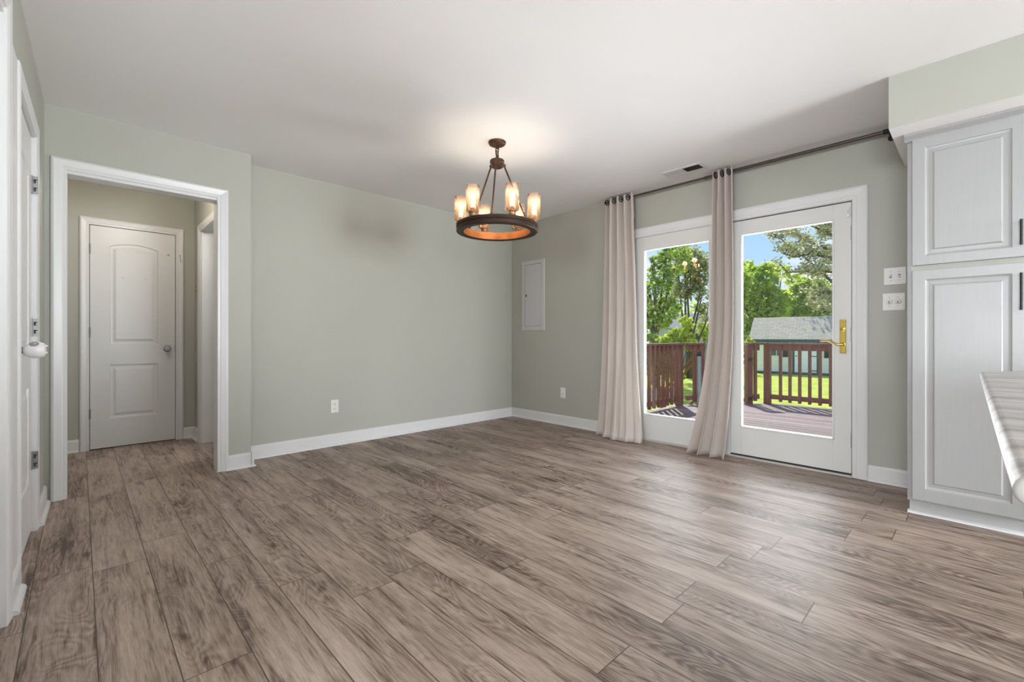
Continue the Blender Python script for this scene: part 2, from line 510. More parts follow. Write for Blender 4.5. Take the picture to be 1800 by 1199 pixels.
# ------------------------------------------------------------------ wall frames (u along the wall, z up, d out into the room)
def FA(u, z, d): return (u, -d, z)                       # back wall, y = 0
def FD(u, z, d): return (u, -0.22 - d, z)                # wall with the hall opening
def FB(u, z, d): return (-d, u, z)                       # patio wall, x = 0
SL = 0.021
def FC(u, z, d): return (-4.13 + SL * u + d, u, z)       # left wall, not quite square to the rest
def FE(u, z, d): return (u, 1.31 - d, z)                 # end of the hall
def FF(u, z, d): return (-3.15 - d, u, z)                # right side of the hall
def FR(u, z, d): return (u, -9.4 + d, z)                 # kitchen wall behind the photographer

def struct(name, bm, m, label, cat, parent=None, **k):
    o = obj(name, bm, m, parent, **k)
    if parent is None: tag(o, label, cat, kind='structure')
    return o

# floor and ceilings
b = new(); box(b, -9.1, 0.0, -9.5, 1.42, -0.08, 0.0)
struct('floor', b, MAT_FLOOR, 'brown grey wood plank floor running through room and hall', 'floor')
b = new(); box(b, -9.1, 0.14, -9.5, 0.12, H, H + 0.12)
struct('ceiling', b, MAT_CEIL, 'plain white ceiling over the dining room', 'ceiling')
b = new(); box(b, -4.7, -3.05, -0.12, 1.42, 2.37, H + 0.12); box(b, -3.05, -1.4, 0.12, 1.42, 2.37, H + 0.12)
struct('ceiling_hall', b, MAT_CEIL, 'white hall ceiling seen through the cased opening', 'ceiling')

# back wall A
b = new(); box(b, -3.02, 0.14, 0.0, 0.12, 0.0, H)
struct('wall_back', b, MAT_WALL, 'long sage green back wall with one outlet near the floor', 'wall')
# wall D with opening
b = new()
box(b, -4.4, -4.055, -0.22, -0.12, 0.0, H); box(b, -3.224, -3.02, -0.22, -0.12, 0.0, H)
box(b, -4.055, -3.224, -0.22, -0.12, 2.036, H); box(b, -3.14, -3.02, -0.12, 0.12, 0.0, H)
struct('wall_doorway', b, MAT_WALL, 'sage green wall around the cased hall opening', 'wall')
# patio wall B
b = new()
box(b, 0.0, 0.14, -1.72, 0.0, 0.0, H); box(b, 0.0, 0.14, -9.5, -3.54, 0.0, H); box(b, 0.0, 0.14, -3.54, -1.72, 2.0, H)
struct('wall_right', b, MAT_WALL, 'sage green wall holding the patio doors', 'wall')
# left wall C
b = new()
DT = 2.03
fbox(b, FC, -0.745, -0.12, 0, H, -0.12, 0); fbox(b, FC, -1.445, -0.745, DT + 0.02, H, -0.12, 0); fbox(b, FC, -1.80, -1.445, 0, H, -0.12, 0)
fbox(b, FC, -2.62, -1.80, 2.14, H, -0.12, 0); fbox(b, FC, -2.85, -2.62, 0, H, -0.12, 0)
struct('wall_left', b, MAT_WALL, 'narrow sage green strip of wall at left edge', 'wall')
# hall
b = new(); box(b, -4.7, -3.93, 1.31, 1.42, 0, 2.37); box(b, -3.292, -1.4, 1.31, 1.42, 0, 2.37); box(b, -3.93, -3.292, 1.31, 1.42, 2.012, 2.37); box(b, -3.93, -3.292, 1.38, 1.42, 0, 2.012)
struct('wall_hall_end', b, MAT_HALL, 'sage green end wall of the hall around its door', 'wall')
b = new()
box(b, -3.15, -3.05, 0.965, 1.31, 0, 2.37); box(b, -3.15, -3.05, 0.20, 0.965, 2.035, 2.37); box(b, -3.15, -3.05, -0.12, 0.20, 0, 2.37)
struct('wall_hall_side', b, MAT_HALL, 'short hall side wall with an open white door', 'wall')
b = new(); box(b, -4.7, -4.6, -0.12, 1.31, 0, 2.37)
struct('wall_hall_left', b, MAT_HALL, 'hall wall out of sight left of the opening', 'wall')
b = new(); box(b, -1.5, -1.4, 0.12, 1.31, 0, 2.37)
struct('wall_bath', b, MAT_HALL, 'wall of the room beyond the open hall door', 'wall')
# kitchen end behind the photographer
b = new()
box(b, -9.1, -7.5, -9.5, -9.4, 0, H); box(b, -5.1, -2.35, -9.5, -9.4, 0, H); box(b, -7.5, -5.1, -9.5, -9.4, 0, 0.80); box(b, -7.5, -5.1, -9.5, -9.4, 2.06, H); box(b, -0.55, 0.14, -9.5, -9.4, 0, H); box(b, -2.35, -0.55, -9.5, -9.4, 2.05, H)
struct('wall_rear', b, MAT_WALL, 'kitchen wall behind the photographer with a glass door and an added window', 'wall')
b = new()
CAS = [(0, 0), (0, 0.009), (0.005, 0.013), (0.018, 0.013), (0.023, 0.016), (0.046, 0.019), (0.056, 0.021), (0.064, 0.018), (0.070, 0.013), (0.070, 0)]
sweep(b, FR, [(-2.35, 0.0), (-2.35, 2.05), (-0.55, 2.05), (-0.55, 0.0)], CAS, [(-1, 0), (-1, 1), (1, 1), (1, 0)])
box(b, -1.48, -1.42, -9.47, -9.44, 0.0, 2.05)
struct('window_1', b, MAT_TRIM, 'white framed sliding glass door behind the photographer', 'window')

b = new()
sweep(b, FR, [(-7.5, 0.80), (-7.5, 2.06), (-5.1, 2.06), (-5.1, 0.80), (-7.5, 0.80)], CAS, [(-1, -1), (-1, 1), (1, 1), (1, -1), (-1, -1)])
box(b, -6.32, -6.28, -9.47, -9.44, 0.80, 2.06)
struct('window_2', b, MAT_TRIM, 'white window frame added around the living room fill light', 'window')  # opening added for the rear left fill light
b = new(); box(b, -9.1, -4.19, -2.95, -2.85, 0, H)
struct('wall_living', b, MAT_WALL, 'living room wall behind the photographer', 'wall')
b = new(); box(b, -9.2, -9.1, -9.5, -6.35, 0, H); box(b, -9.2, -9.1, -4.05, -2.85, 0, H); box(b, -9.2, -9.1, -6.35, -4.05, 0, 0.8); box(b, -9.2, -9.1, -6.35, -4.05, 2.0, H)
struct('wall_living_end', b, MAT_WALL, 'far end wall of the living room with an added window opening', 'wall')

b = new()
def FWst(u, z, d): return (-9.1 + d, u, z)
sweep(b, FWst, [(-6.35, 0.80), (-6.35, 2.0), (-4.05, 2.0), (-4.05, 0.80), (-6.35, 0.80)], CAS, [(-1, -1), (-1, 1), (1, 1), (1, -1), (-1, -1)])
box(b, -9.17, -9.14, -5.22, -5.18, 0.80, 2.0)
struct('window_3', b, MAT_TRIM, 'white window frame added around the west fill light', 'window')  # opening added for the west fill light

# soffit over the pantry
b = new(); box(b, -0.806, 0.0, -9.4, -3.806, 2.135, H)
sof = struct('ceiling_soffit', b, [MAT_WALL, MAT_CEIL], 'sage green boxed soffit above the white pantry', 'soffit')
for f in sof.data.polygons:
    if f.normal.z < -0.5: f.material_index = 1

# ------------------------------------------------------------------ baseboards and casings
BB = [(0, 0), (0, 0.030), (0.006, 0.029), (0.012, 0.026), (0.017, 0.019), (0.018, 0.014), (0.094, 0.014), (0.101, 0.011), (0.108, 0.006), (0.109, 0)]
def baseboard(name, F, u0, u1, label):
    b = new(); extrude_profile(b, F, u0, u1, BB)
    return struct(name, b, MAT_TRIM, label, 'baseboard')
baseboard('baseboard_back', FA, -2.99, 0.0, 'white baseboard along the long back wall')
baseboard('baseboard_right', FB, -1.66, 0.0, 'white baseboard between back corner and first curtain')
baseboard('baseboard_right_near', FB, -3.87, -3.609, 'short white baseboard between patio door casing and pantry')
b = new(); extrude_profile(b, FD, -3.19, -3.02, BB); extrude_profile(b, lambda u, z, d: (-3.02 + d, u, z), -0.25, -0.03, BB)
struct('baseboard_doorway', b, MAT_TRIM, 'short white baseboard stepping out right of hall opening', 'baseboard')
baseboard('baseboard_left', FC, -0.70, -0.24, 'white baseboard between closet door and hall opening')
baseboard('baseboard_left_near', FC, -1.745, -1.50, 'short white baseboard between the two left door casings')
b = new(); extrude_profile(b, FE, -4.6, -3.985, BB); extrude_profile(b, FE, -3.243, -3.15, BB)
struct('baseboard_hall_end', b, MAT_TRIM, 'white baseboard on both sides of the hall door', 'baseboard')
b = new(); extrude_profile(b, FF, 1.04, 1.28, BB)
struct('baseboard_hall_side', b, MAT_TRIM, 'white baseboard in the right corner of the hall', 'baseboard')

def casing(name, F, u0, u1, zt, label, W=0.07, k=1.0):
    s = W / 0.070
    b = new(); door_casing(b, F, u0, u1, zt, [(w * s, d * k) for w, d in CAS])
    return struct(name, b, MAT_TRIM, label, 'door casing')
casing('trim_1', FD, -4.036, -3.246, 2.035, 'wide white moulded casing round the hall opening', 0.072, 1.1)
b = new(); box(b, -4.055, -4.036, -0.225, -0.112, 0, 2.036); box(b, -3.246, -3.224, -0.225, -0.112, 0, 2.036); box(b, -4.055, -3.224, -0.225, -0.112, 2.017, 2.036)
struct('trim_2', b, MAT_TRIM, 'white jamb lining inside the hall opening', 'door jamb')
casing('trim_3', FE, -3.918, -3.304, 2.0, 'white casing round the closed door at hall end', 0.064)
casing('trim_4', FF, 0.265, 0.965, 2.0, 'white casing round the open side door of hall', 0.07)
casing('trim_5', FB, -3.518, -1.735, 1.982, 'wide white casing round the pair of patio doors', 0.09, 1.05)
b = new()
p5 = [(w, d * 0.62) for w, d in CAS]
door_casing(b, FC, -1.425, -0.765, 2.035, p5)
fbox(b, FC, -1.70, -1.49, 0, 2.10, 0.0, 0.004)
struct('trim_6', b, MAT_TRIM, 'white casing round the left closet door with dark hinges', 'door casing')
casing('trim_7', FC, -2.55, -1.815, 2.14, 'white casing cut by the left edge of picture', 0.075, 0.7)
# jambs of the closet door
b = new(); fbox(b, FC, -0.765, -0.745, 0, 2.05, -0.12, 0.0); fbox(b, FC, -1.445, -1.425, 0, 2.05, -0.12, 0.0); fbox(b, FC, -1.445, -0.745, 2.03, 2.05, -0.12, 0.0)
struct('trim_8', b, MAT_TRIM, 'white jamb of the closet door on left wall', 'door jamb')

# ------------------------------------------------------------------ panel doors
STEPS = [(0.006, 0.007), (0.016, 0.008), (0.026, 0.0075), (0.044, 0.001)]
def knob_parts(root, c, axis, mat, r=0.027, proj=0.062):
    b = new(); lathe(b, [(0, 0), (0.032, 0), (0.032, 0.004), (0.028, 0.009), (0.012, 0.011), (0.011, 0.03), (0.018, 0.036), (r, 0.045), (r, 0.053), (r * 0.8, proj), (0, proj + 0.002)], c, axis, 28)
    return obj('knob', b, mat, root, smooth=35)

# hall end door
d1 = thing('door_1', 'closed white two panel arched door at the hall end', 'door', (-3.61, 1.31, 0), kind='structure')
b = new()
panel_slab(b, FE, -3.914, -3.308, 0.008, 1.996, -0.03, 0.003,
           [arch_rect(-3.785, -3.440, 0.94, 1.825, 0.035), rect(-3.785, -3.440, 0.268, 0.752)], STEPS)
obj('door_leaf', b, MAT_DOOR, d1)
b = new(); fbox(b, FE, -3.93, -3.292, 0, 2.012, -0.06, -0.045); obj('door_gap', b, MAT_GAP, d1)
knob_parts(d1, FE(-3.368, 0.893, 0.003), (0, -1, 0), MAT_NICKEL)
b = new(); fbox(b, FE, -3.312, -3.303, 0.865, 0.925, 0.0, 0.006); obj('strike_plate', b, MAT_STEEL, d1)
for zc in (1.785, 1.045, 0.32):
    b = new(); tube(b, [FE(-3.917, zc - 0.045, 0.008), FE(-3.917, zc + 0.045, 0.008)], 0.007, 10)
    fbox(b, FE, -3.925, -3.909, zc - 0.042, zc + 0.042, 0.0, 0.006)
    obj('hinge', b, MAT_STEEL, d1)
b = new()
for u, z in ((-3.695, 1.548), (-3.532, 1.545)):
    lathe(b, [(0, 0.002), (0.004, 0.002), (0.004, 0)], FE(u, z, 0.002), (0, -1, 0), 8)
obj('nail_hole', b, MAT_SLOTG, d1)
b = new(); fbox(b, FE, -3.372, -3.348, 1.795, 1.800, 0.003, 0.007); fbox(b, FE, -3.363, -3.357, 1.788, 1.807, 0.003, 0.007)
obj('latch_eye', b, MAT_NICKEL, d1)
hk = new(); tube(hk, [FE(-3.270, 1.80, 0.022), FE(-3.270, 1.775, 0.03), FE(-3.268, 1.745, 0.03), FE(-3.262, 1.735, 0.028), FE(-3.256, 1.742, 0.026)], 0.0028, 8)
lathe(hk, [(0, 0), (0.008, 0), (0.008, 0.003), (0.003, 0.004), (0.003, 0.012), (0, 0.012)], FE(-3.270, 1.80, 0.018), (0, -1, 0), 12)
tag(obj('hook_latch', hk, MAT_NICKEL, smooth=40), 'small metal hook latch hanging on the hall door casing', 'latch')

# open side door of the hall
d2 = thing('door_2', 'white panelled door standing open at the hall side', 'door', (-3.0, 0.94, 0), kind='structure')
def FL(u, z, d): return (u, 0.925 - d, z)
b = new(); panel_slab(b, FL, -3.045, -2.40, 0.012, 1.99, -0.035, 0.0, [arch_rect(-2.94, -2.50, 0.94, 1.825, 0.035), rect(-2.94, -2.50, 0.268, 0.752)], STEPS)
obj('door_leaf', b, MAT_DOOR, d2)
b = new(); box(b, -3.15, -3.05, 0.945, 0.965, 0, 2.035); box(b, -3.15, -3.05, 0.20, 0.265, 0, 2.035); box(b, -3.15, -3.05, 0.265, 0.945, 2.0, 2.035)
obj('door_jamb', b, MAT_TRIM, d2)
# brass catch in the hall corner
bc = new(); fbox(bc, FF, 1.10, 1.155, 1.415, 1.51, 0, 0.004); lathe(bc, [(0, 0), (0.013, 0), (0.013, 0.014), (0.009, 0.02), (0, 0.02)], FF(1.128, 1.463, 0.004), (-1, 0, 0), 16)
tag(obj('brass_catch', bc, MAT_BRASSD, smooth=40), 'small brass door catch on the hall side wall', 'catch')

# closet door on the left wall
d3 = thing('door_3', 'white closet door at left with a baby proofed knob', 'door', (-4.15, -1.1, 0), kind='structure')
b = new()
panel_slab(b, FC, -1.421, -0.769, 0.012, 2.026, -0.048, -0.013,
           [arch_rect(-1.30, -0.885, 0.94, 1.80, 0.05), rect(-1.30, -0.885, 0.27, 0.75)], STEPS)
obj('door_leaf', b, MAT_DOOR, d3)
b = new(); fbox(b, FC, -1.425, -0.765, 0, 2.03, -0.075, -0.055); obj('door_gap', b, MAT_GAP, d3)
kc = FC(-1.305, 0.945, -0.013)
b = new(); lathe(b, [(0, 0), (0.033, 0), (0.033, 0.005), (0.026, 0.010), (0.013, 0.012), (0.012, 0.03), (0, 0.03)], kc, (1, 0, 0), 28)
kn = obj('knob', b, MAT_STEEL, d3, smooth=35)
b = new(); lathe(b, [(0.017, 0.016), (0.021, 0.018), (0.031, 0.032), (0.036, 0.05), (0.035, 0.066), (0.030, 0.078), (0.022, 0.083), (0, 0.085)], kc, (1, 0, 0), 36)
obj('safety_cover', b, MAT_PLASTICB, kn, smooth=35, label='white plastic child safety cover')
b = new(); c = Vector(kc) + Vector((0.050, -0.0345 * 0.62, 0.0345 * 0.785)); lathe(b, [(0, 0.0012), (0.010, 0.0012), (0.013, 0.0025), (0.015, 0.0), (0.015, -0.004), (0, -0.004)], c, (0.03, -0.62, 0.785), 20)
obj('grip_hole', b, MAT_SLOTG, kn, smooth=40)
b = new()
for s in (-0.012, 0.018):
    c = Vector(kc) + Vector((0.082, 0, s)); lathe(b, [(0, 0.008), (0.004, 0.006), (0.005, 0)], c, (1, 0, 0), 10)
obj('cover_tab', b, MAT_PLASTICB, kn, smooth=40)
for zc in (1.785, 1.052, 0.368):
    b = new()
    x0 = FC(-0.772, 0, 0)[0]
    box(b, x0 - 0.016, x0 + 0.012, -0.773, -0.770, zc - 0.045, zc + 0.045)
    tube(b, [(x0 - 0.012, -0.776, zc - 0.047), (x0 - 0.012, -0.776, zc + 0.047)], 0.005, 10)
    hg = obj('hinge', b, MAT_STEEL, d3)
    b = new()
    for dz in (-0.024, 0.018):
        box(b, x0 - 0.004, x0 + 0.004, -0.7745, -0.7725, zc + dz - 0.009, zc + dz + 0.009)
        box(b, x0 - 0.004, x0 + 0.009, -0.7745, -0.7725, zc + dz + 0.006, zc + dz + 0.011)
    obj('screw_slot', b, MAT_SLOT, hg)
# near door at the picture's left edge
d4 = thing('door_4', 'white door slab beyond the left edge of picture', 'door', (-4.17, -2.2, 0), kind='structure')
b = new(); fbox(b, FC, -2.55, -1.815, 0.01, 2.13, -0.07, -0.035); obj('door_leaf', b, MAT_DOOR, d4)
b = new(); fbox(b, FC, -1.815, -1.80, 0, 2.14, -0.12, 0.0); fbox(b, FC, -2.62, -2.55, 0, 2.14, -0.12, 0.0); fbox(b, FC, -2.62, -1.80, 2.12, 2.14, -0.12, 0); obj('door_jamb', b, MAT_TRIM, d4)

# ------------------------------------------------------------------ patio doors
def glazed_leaf(root, y0, y1, g0, g1, zb, zt, gz0, gz1):
    b = new()
    fbox(b, FB, y0, g0, zb, zt, -0.046, -0.002); fbox(b, FB, g1, y1, zb, zt, -0.046, -0.002)
    fbox(b, FB, g0, g1, zb, gz0, -0.046, -0.003); fbox(b, FB, g0, g1, gz1, zt, -0.046, -0.003)
    fr = obj('door_frame', b, MAT_PATIO, root, bevel=0.0015)
    b = new()
    pr = [(0, -0.004), (0, 0.004), (0.003, 0.006), (0.007, 0.005), (0.010, -0.004)]
    sweep(b, FB, [(g0, gz0), (g0, gz1), (g1, gz1), (g1, gz0), (g0, gz0)], pr, [(-1, -1), (-1, 1), (1, 1), (1, -1), (-1, -1)])
    fbox(b, FB, g0, g0 + 0.004, gz0, gz1, -0.04, 0.0); fbox(b, FB, g1 - 0.004, g1, gz0, gz1, -0.04, 0.0)
    fbox(b, FB, g0, g1, gz0, gz0 + 0.004, -0.04, 0.0); fbox(b, FB, g0, g1, gz1 - 0.004, gz1, -0.04, 0.0)
    obj('glazing_bead', b, MAT_TRIM, fr)
    b = new(); fbox(b, FB, g0 - 0.004, g1 + 0.004, gz0 - 0.004, gz1 + 0.004, -0.026, -0.020)
    obj('glass_pane', b, MAT_GLASS, root)
    return fr
p1 = thing('door_5', 'fixed white glazed patio door panel between the two curtains', 'patio door', (0, -2.16, 0), kind='structure')
glazed_leaf(p1, -2.590, -1.745, -2.503, -1.870, 0.012, 1.9795, 0.253, 1.853)
p2 = thing('door_6', 'hinged white glazed patio door with a brass handle', 'patio door', (0, -3.1, 0), kind='structure')
glazed_leaf(p2, -3.513, -2.685, -3.403, -2.768, 0.024, 1.973, 0.256, 1.858)
b = new(); fbox(b, FB, -2.683, -2.592, 0.0, 1.982, -0.10, 0.004); fbox(b, FB, -3.54, -3.5185, 0, 2.0, -0.14, -0.001); fbox(b, FB, -1.735, -1.72, 0, 2.0, -0.14, -0.001); fbox(b, FB, -3.54, -1.72, 1.980, 2.0, -0.14, -0.001)
struct('trim_9', b, MAT_TRIM, 'white frame and centre post of the patio doors', 'door frame')
b = new(); fbox(b, FB, -3.5185, -3.513, 0, 1.98, -0.05, -0.012); fbox(b, FB, -3.5185, -2.683, 1.973, 1.98, -0.05, -0.012); fbox(b, FB, -3.516, -2.683, 0.012, 0.024, -0.05, -0.006)
obj('gap_shade_sweep', b, MAT_GAP, p2)  # side and top strips paint the gap's shade; bottom strip is the sweep
b = new(); box(b, -0.022, 0.15, -3.52, -1.735, -0.02, 0.011); 
struct('trim_10', b, M('sill_metal', (0.62, 0.60, 0.56), 0.4, metal=0.2), 'pale metal threshold under the patio doors', 'threshold', bevel=0.003)
b = new(); fbox(b, FB, -3.483, -3.445, 0.884, 1.13, -0.003, 0.006); hp = obj('handle_plate', b, MAT_BRASS, p2, bevel=0.003, label='tall polished brass handle plate')
b = new()
lathe(b, [(0.013, 0), (0.013, 0.012), (0.009, 0.016), (0.009, 0.045), (0, 0.045)], FB(-3.464, 0.950, 0.006), (-1, 0, 0), 18)
tube(b, [FB(-3.464, 0.950, 0.045), FB(-3.445, 0.948, 0.050), FB(-3.425, 0.955, 0.052), FB(-3.40, 0.972, 0.052), FB(-3.37, 0.978, 0.050), FB(-3.335, 0.976, 0.048)], [0.009, 0.009, 0.008, 0.0075, 0.007, 0.006], 12)
obj('lever', b, MAT_BRASS, hp, smooth=40)
b = new(); lathe(b, [(0.015, 0), (0.015, 0.005), (0.006, 0.008), (0, 0.008)], FB(-3.464, 1.062, 0.006), (-1, 0, 0), 18); fbox(b, FB, -3.469, -3.459, 1.045, 1.075, 0.012, 0.024); obj('thumb_turn', b, MAT_BRASS, hp, smooth=40)
for z in (0.898, 1.116):
    b = new(); lathe(b, [(0.006, 0), (0.005, 0.003), (0, 0.0035)], FB(-3.464, z, 0.006), (-1, 0, 0), 12)
    obj('screw', b, MAT_BRASS, hp, smooth=40)
for zc in (1.75, 1.02, 0.26):
    b = new(); tube(b, [FB(-3.517, zc - 0.05, 0.004), FB(-3.517, zc + 0.05, 0.004)], 0.006, 10); obj('hinge', b, MAT_STEEL, p2)
# contact sensor on the leaf
s = thing('door_sensor', 'tiny white contact sensor at patio door top corner', 'sensor', FB(-3.495, 1.90, 0))
b = new(); fbox(b, FB, -3.505, -3.486, 1.862, 1.938, -0.002, 0.012); obj('sensor_case', b, MAT_PLASTIC, s, bevel=0.003)
b = new(); fbox(b, FB, -3.498, -3.494, 1.892, 1.914, 0.012, 0.0135); obj('sensor_slot', b, MAT_SLOTG, s)

# ------------------------------------------------------------------ electric plates, panel, vent
def outlet(label, F, u, z, kind, mat):
    t = thing('wall_outlet', label, 'outlet', F(u, z, 0), 'white wall outlets')
    b = new(); fbox(b, F, u - 0.036, u + 0.036, z - 0.059, z + 0.059, 0, 0.006); obj('cover_plate', b, mat, t, bevel=0.003)
    for dz in ((0.021, -0.021) if kind == 2 else (0.0,)):
        b = new()
        if kind == 2: fbox(b, F, u - 0.017, u + 0.017, z + dz - 0.0155, z + dz + 0.0155, 0.004, 0.0085)
        else: fbox(b, F, u - 0.017, u + 0.017, z - 0.034, z + 0.034, 0.004, 0.008)
        sk = obj('socket', b, mat, t, bevel=0.004)
        if kind == 2:
            b = new()
            for du in (-0.007, 0.006): fbox(b, F, u + du - 0.0012, u + du + 0.0012, z + dz - 0.002, z + dz + 0.008, 0.008, 0.0092)
            lathe(b, [(0, 0.001), (0.003, 0.001), (0.003, 0)], F(u, z + dz - 0.009, 0.0085), Vector(F(0, 0, 1)) - Vector(F(0, 0, 0)), 10)
            obj('slot', b, MAT_SLOT, sk)
    if kind == 1:
        b = new(); fbox(b, F, u - 0.006, u + 0.006, z - 0.02, z - 0.006, 0.008, 0.0095); obj('slot', b, MAT_SLOTG, t)
    return t
outlet('white duplex outlet low on the long back wall', FA, -2.277, 0.362, 2, MAT_PLASTIC)
outlet('white wall plate low on patio wall left of curtain', FB, -0.85, 0.368, 1, MAT_PLASTICB)

def switch_plate(label, u, z, style):
    t = thing('switch_plate', label, 'light switch', FB(u, z, 0), 'double switch plates beside the patio door')
    m = MAT_PLASTICB if style == 1 else MAT_PLASTIC
    b = new(); fbox(b, FB, u - 0.058, u + 0.058, z - 0.058, z + 0.058, 0, 0.006)
    if style == 2: fbox(b, FB, u - 0.050, u + 0.050, z - 0.050, z + 0.050, 0.005, 0.0075)
    obj('cover_plate', b, m, t, bevel=0.0025)
    for k, du in enumerate((0.023, -0.023)):
        if style == 1:
            b = new(); fbox(b, FB, u + du - 0.0065, u + du + 0.0065, z - 0.0125, z + 0.0125, 0.0055, 0.0068); sl = obj('slot', b, MAT_SLOTG, t)
            b = new(); zz = 0.004 if k == 0 else -0.004
            fbox(b, FB, u + du - 0.0045, u + du + 0.0045, z + zz - 0.006, z + zz + 0.006, 0.006, 0.018); obj('toggle', b, m, sl, bevel=0.0015)
        else:
            b = new(); lathe(b, [(0.017, 0), (0.016, 0.008), (0.014, 0.012), (0, 0.0125)], FB(u + du, z, 0.0075), (-1, 0, 0), 20); kb = obj('dimmer_knob', b, m, t, smooth=40)
            b = new(); fbox(b, FB, u + du - 0.005, u + du + 0.005, z - 0.010, z + 0.004, 0.019, 0.0208); obj('marker', b, MAT_SLOTG, kb)
        for dz in (-0.030, 0.030):
            b = new(); lathe(b, [(0.003, 0), (0.003, 0.001), (0, 0.001)], FB(u + du, z + dz, 0.006 if style == 1 else 0.0075), (-1, 0, 0), 8)
            obj('screw', b, MAT_SLOTG, t)
    if style == 2:
        b = new(); fbox(b, FB, u - 0.014, u + 0.014, z - 0.016, z + 0.016, 0.007, 0.011); obj('centre_boss', b, M('cream_plastic', (0.80, 0.80, 0.68), 0.3), t, bevel=0.004)
switch_plate('white double toggle switch plate, the upper of two by pantry', -3.7525, 1.416, 1)
switch_plate('white double dimmer plate, the lower of two by pantry', -3.7465, 1.242, 2)

ep = thing('electrical_panel', 'white metal breaker panel cover on patio wall near corner', 'electrical panel', FB(-0.378, 1.51, 0))
MAT_PANEL = M('panel_grey_white', (0.55, 0.55, 0.565), 0.42, var=0.01)
b = new(); sweep(b, FB, [(-0.52, 1.135), (-0.52, 1.892), (-0.24, 1.892), (-0.24, 1.135), (-0.52, 1.135)], [(0, 0), (0, 0.012), (0.044, 0.012), (0.049, 0.007), (0.049, 0)], [(-1, -1), (-1, 1), (1, 1), (1, -1), (-1, -1)])
obj('panel_frame', b, MAT_PANEL, ep)
b = new(); fbox(b, FB, -0.516, -0.244, 1.139, 1.888, 0, 0.0095); pd = obj('panel_door', b, MAT_PANEL, ep, bevel=0.003)
b = new(); fbox(b, FB, -0.275, -0.262, 1.50, 1.53, 0.009, 0.013); obj('latch', b, MAT_SLOT, pd)
for zc in (1.22, 1.5, 1.80):
    b = new(); tube(b, [FB(-0.517, zc - 0.02, 0.011), FB(-0.517, zc + 0.02, 0.011)], 0.003, 8)
    obj('hinge', b, MAT_PANEL, pd)

v = thing('ceiling_vent', 'white ceiling register with two banks of louvres near curtains', 'air vent', (-0.286, -2.408, H))
b = new()
def FV(u, z, d): return (z, u, H - d)   # u along y, z used as x, d down
sweep(b, FV, [(-2.56, -0.345), (-2.56, -0.228), (-2.262, -0.228), (-2.262, -0.345), (-2.56, -0.345)], [(0, 0.0), (0, 0.008), (0.018, 0.005), (0.024, 0.001), (0.024, 0.0)], [(-1, -1), (-1, 1), (1, 1), (1, -1), (-1, -1)])
fbox(b, FV, -2.415, -2.405, -0.345, -0.228, 0, 0.007)
obj('vent_frame', b, MAT_TRIM, v)
for k, (y0, y1, tl) in enumerate(((-2.405, -2.262, 1), (-2.56, -2.415, -1))):
    b = new()
    n = 15
    for i in range(n):
        y = y0 + (y1 - y0) * (i + 0.5) / n
        vs = [b.verts.new((x, y + dy, H - d)) for x in (-0.345, -0.228) for dy, d in ((-0.0042 * tl, 0.0005), (0.0042 * tl, 0.0070))]
        b.faces.new((vs[0], vs[1], vs[3], vs[2]))
    obj('louvre_slats', b, MAT_TRIM, v)
b = new(); box(b, -0.345, -0.228, -2.56, -2.262, H - 0.0006, H - 0.0002); obj('vent_dark_sheet', b, MAT_SLOT, v)  # flat dark sheet stands in for the shade behind the louvres

# ------------------------------------------------------------------ curtain rod and curtains
RX, RZ = -0.09, 2.378
cr = thing('curtain_rod', 'thin dark metal curtain rod along the top of patio wall', 'curtain rod', (RX, -2.6, RZ))
b = new(); tube(b, [(RX, -1.50, RZ), (RX, -2.55, RZ)], 0.0095, 14); tube(b, [(RX, -2.50, RZ), (RX, -3.72, RZ)], 0.0125, 14); obj('rod', b, MAT_ROD, cr, smooth=40)
b = new(); lathe(b, [(0.0135, 0), (0.016, 0.002), (0.016, 0.03), (0.02, 0.034), (0.02, 0.05), (0.012, 0.06), (0, 0.06)], (RX, -3.70, RZ), (0, -1, 0), 20); obj('finial', b, MAT_BLACK, cr, smooth=35)
b = new(); lathe(b, [(0.012, 0), (0.018, 0.003), (0.018, 0.02), (0, 0.024)], (RX, -1.505, RZ), (0, 1, 0), 20); obj('finial', b, MAT_BLACK, cr, smooth=35)
for yb in (-3.735, -1.57):
    b = new(); tube(b, [(0.0, yb, RZ - 0.022), (RX - 0.0, yb, RZ - 0.022)], 0.006, 10)
    lathe(b, [(0.0, 0), (0.02, 0), (0.02, 0.006), (0.008, 0.008), (0, 0.008)], (0.0, yb, RZ - 0.022), (-1, 0, 0), 18)
    tube(b, [(RX + 0.016 * math.cos(a), yb, RZ + 0.016 * math.sin(a)) for a in [math.pi * (0.9 + 1.2 * i / 8) for i in range(9)]], 0.005, 8)
    obj('bracket', b, MAT_BLACK, cr, smooth=40)

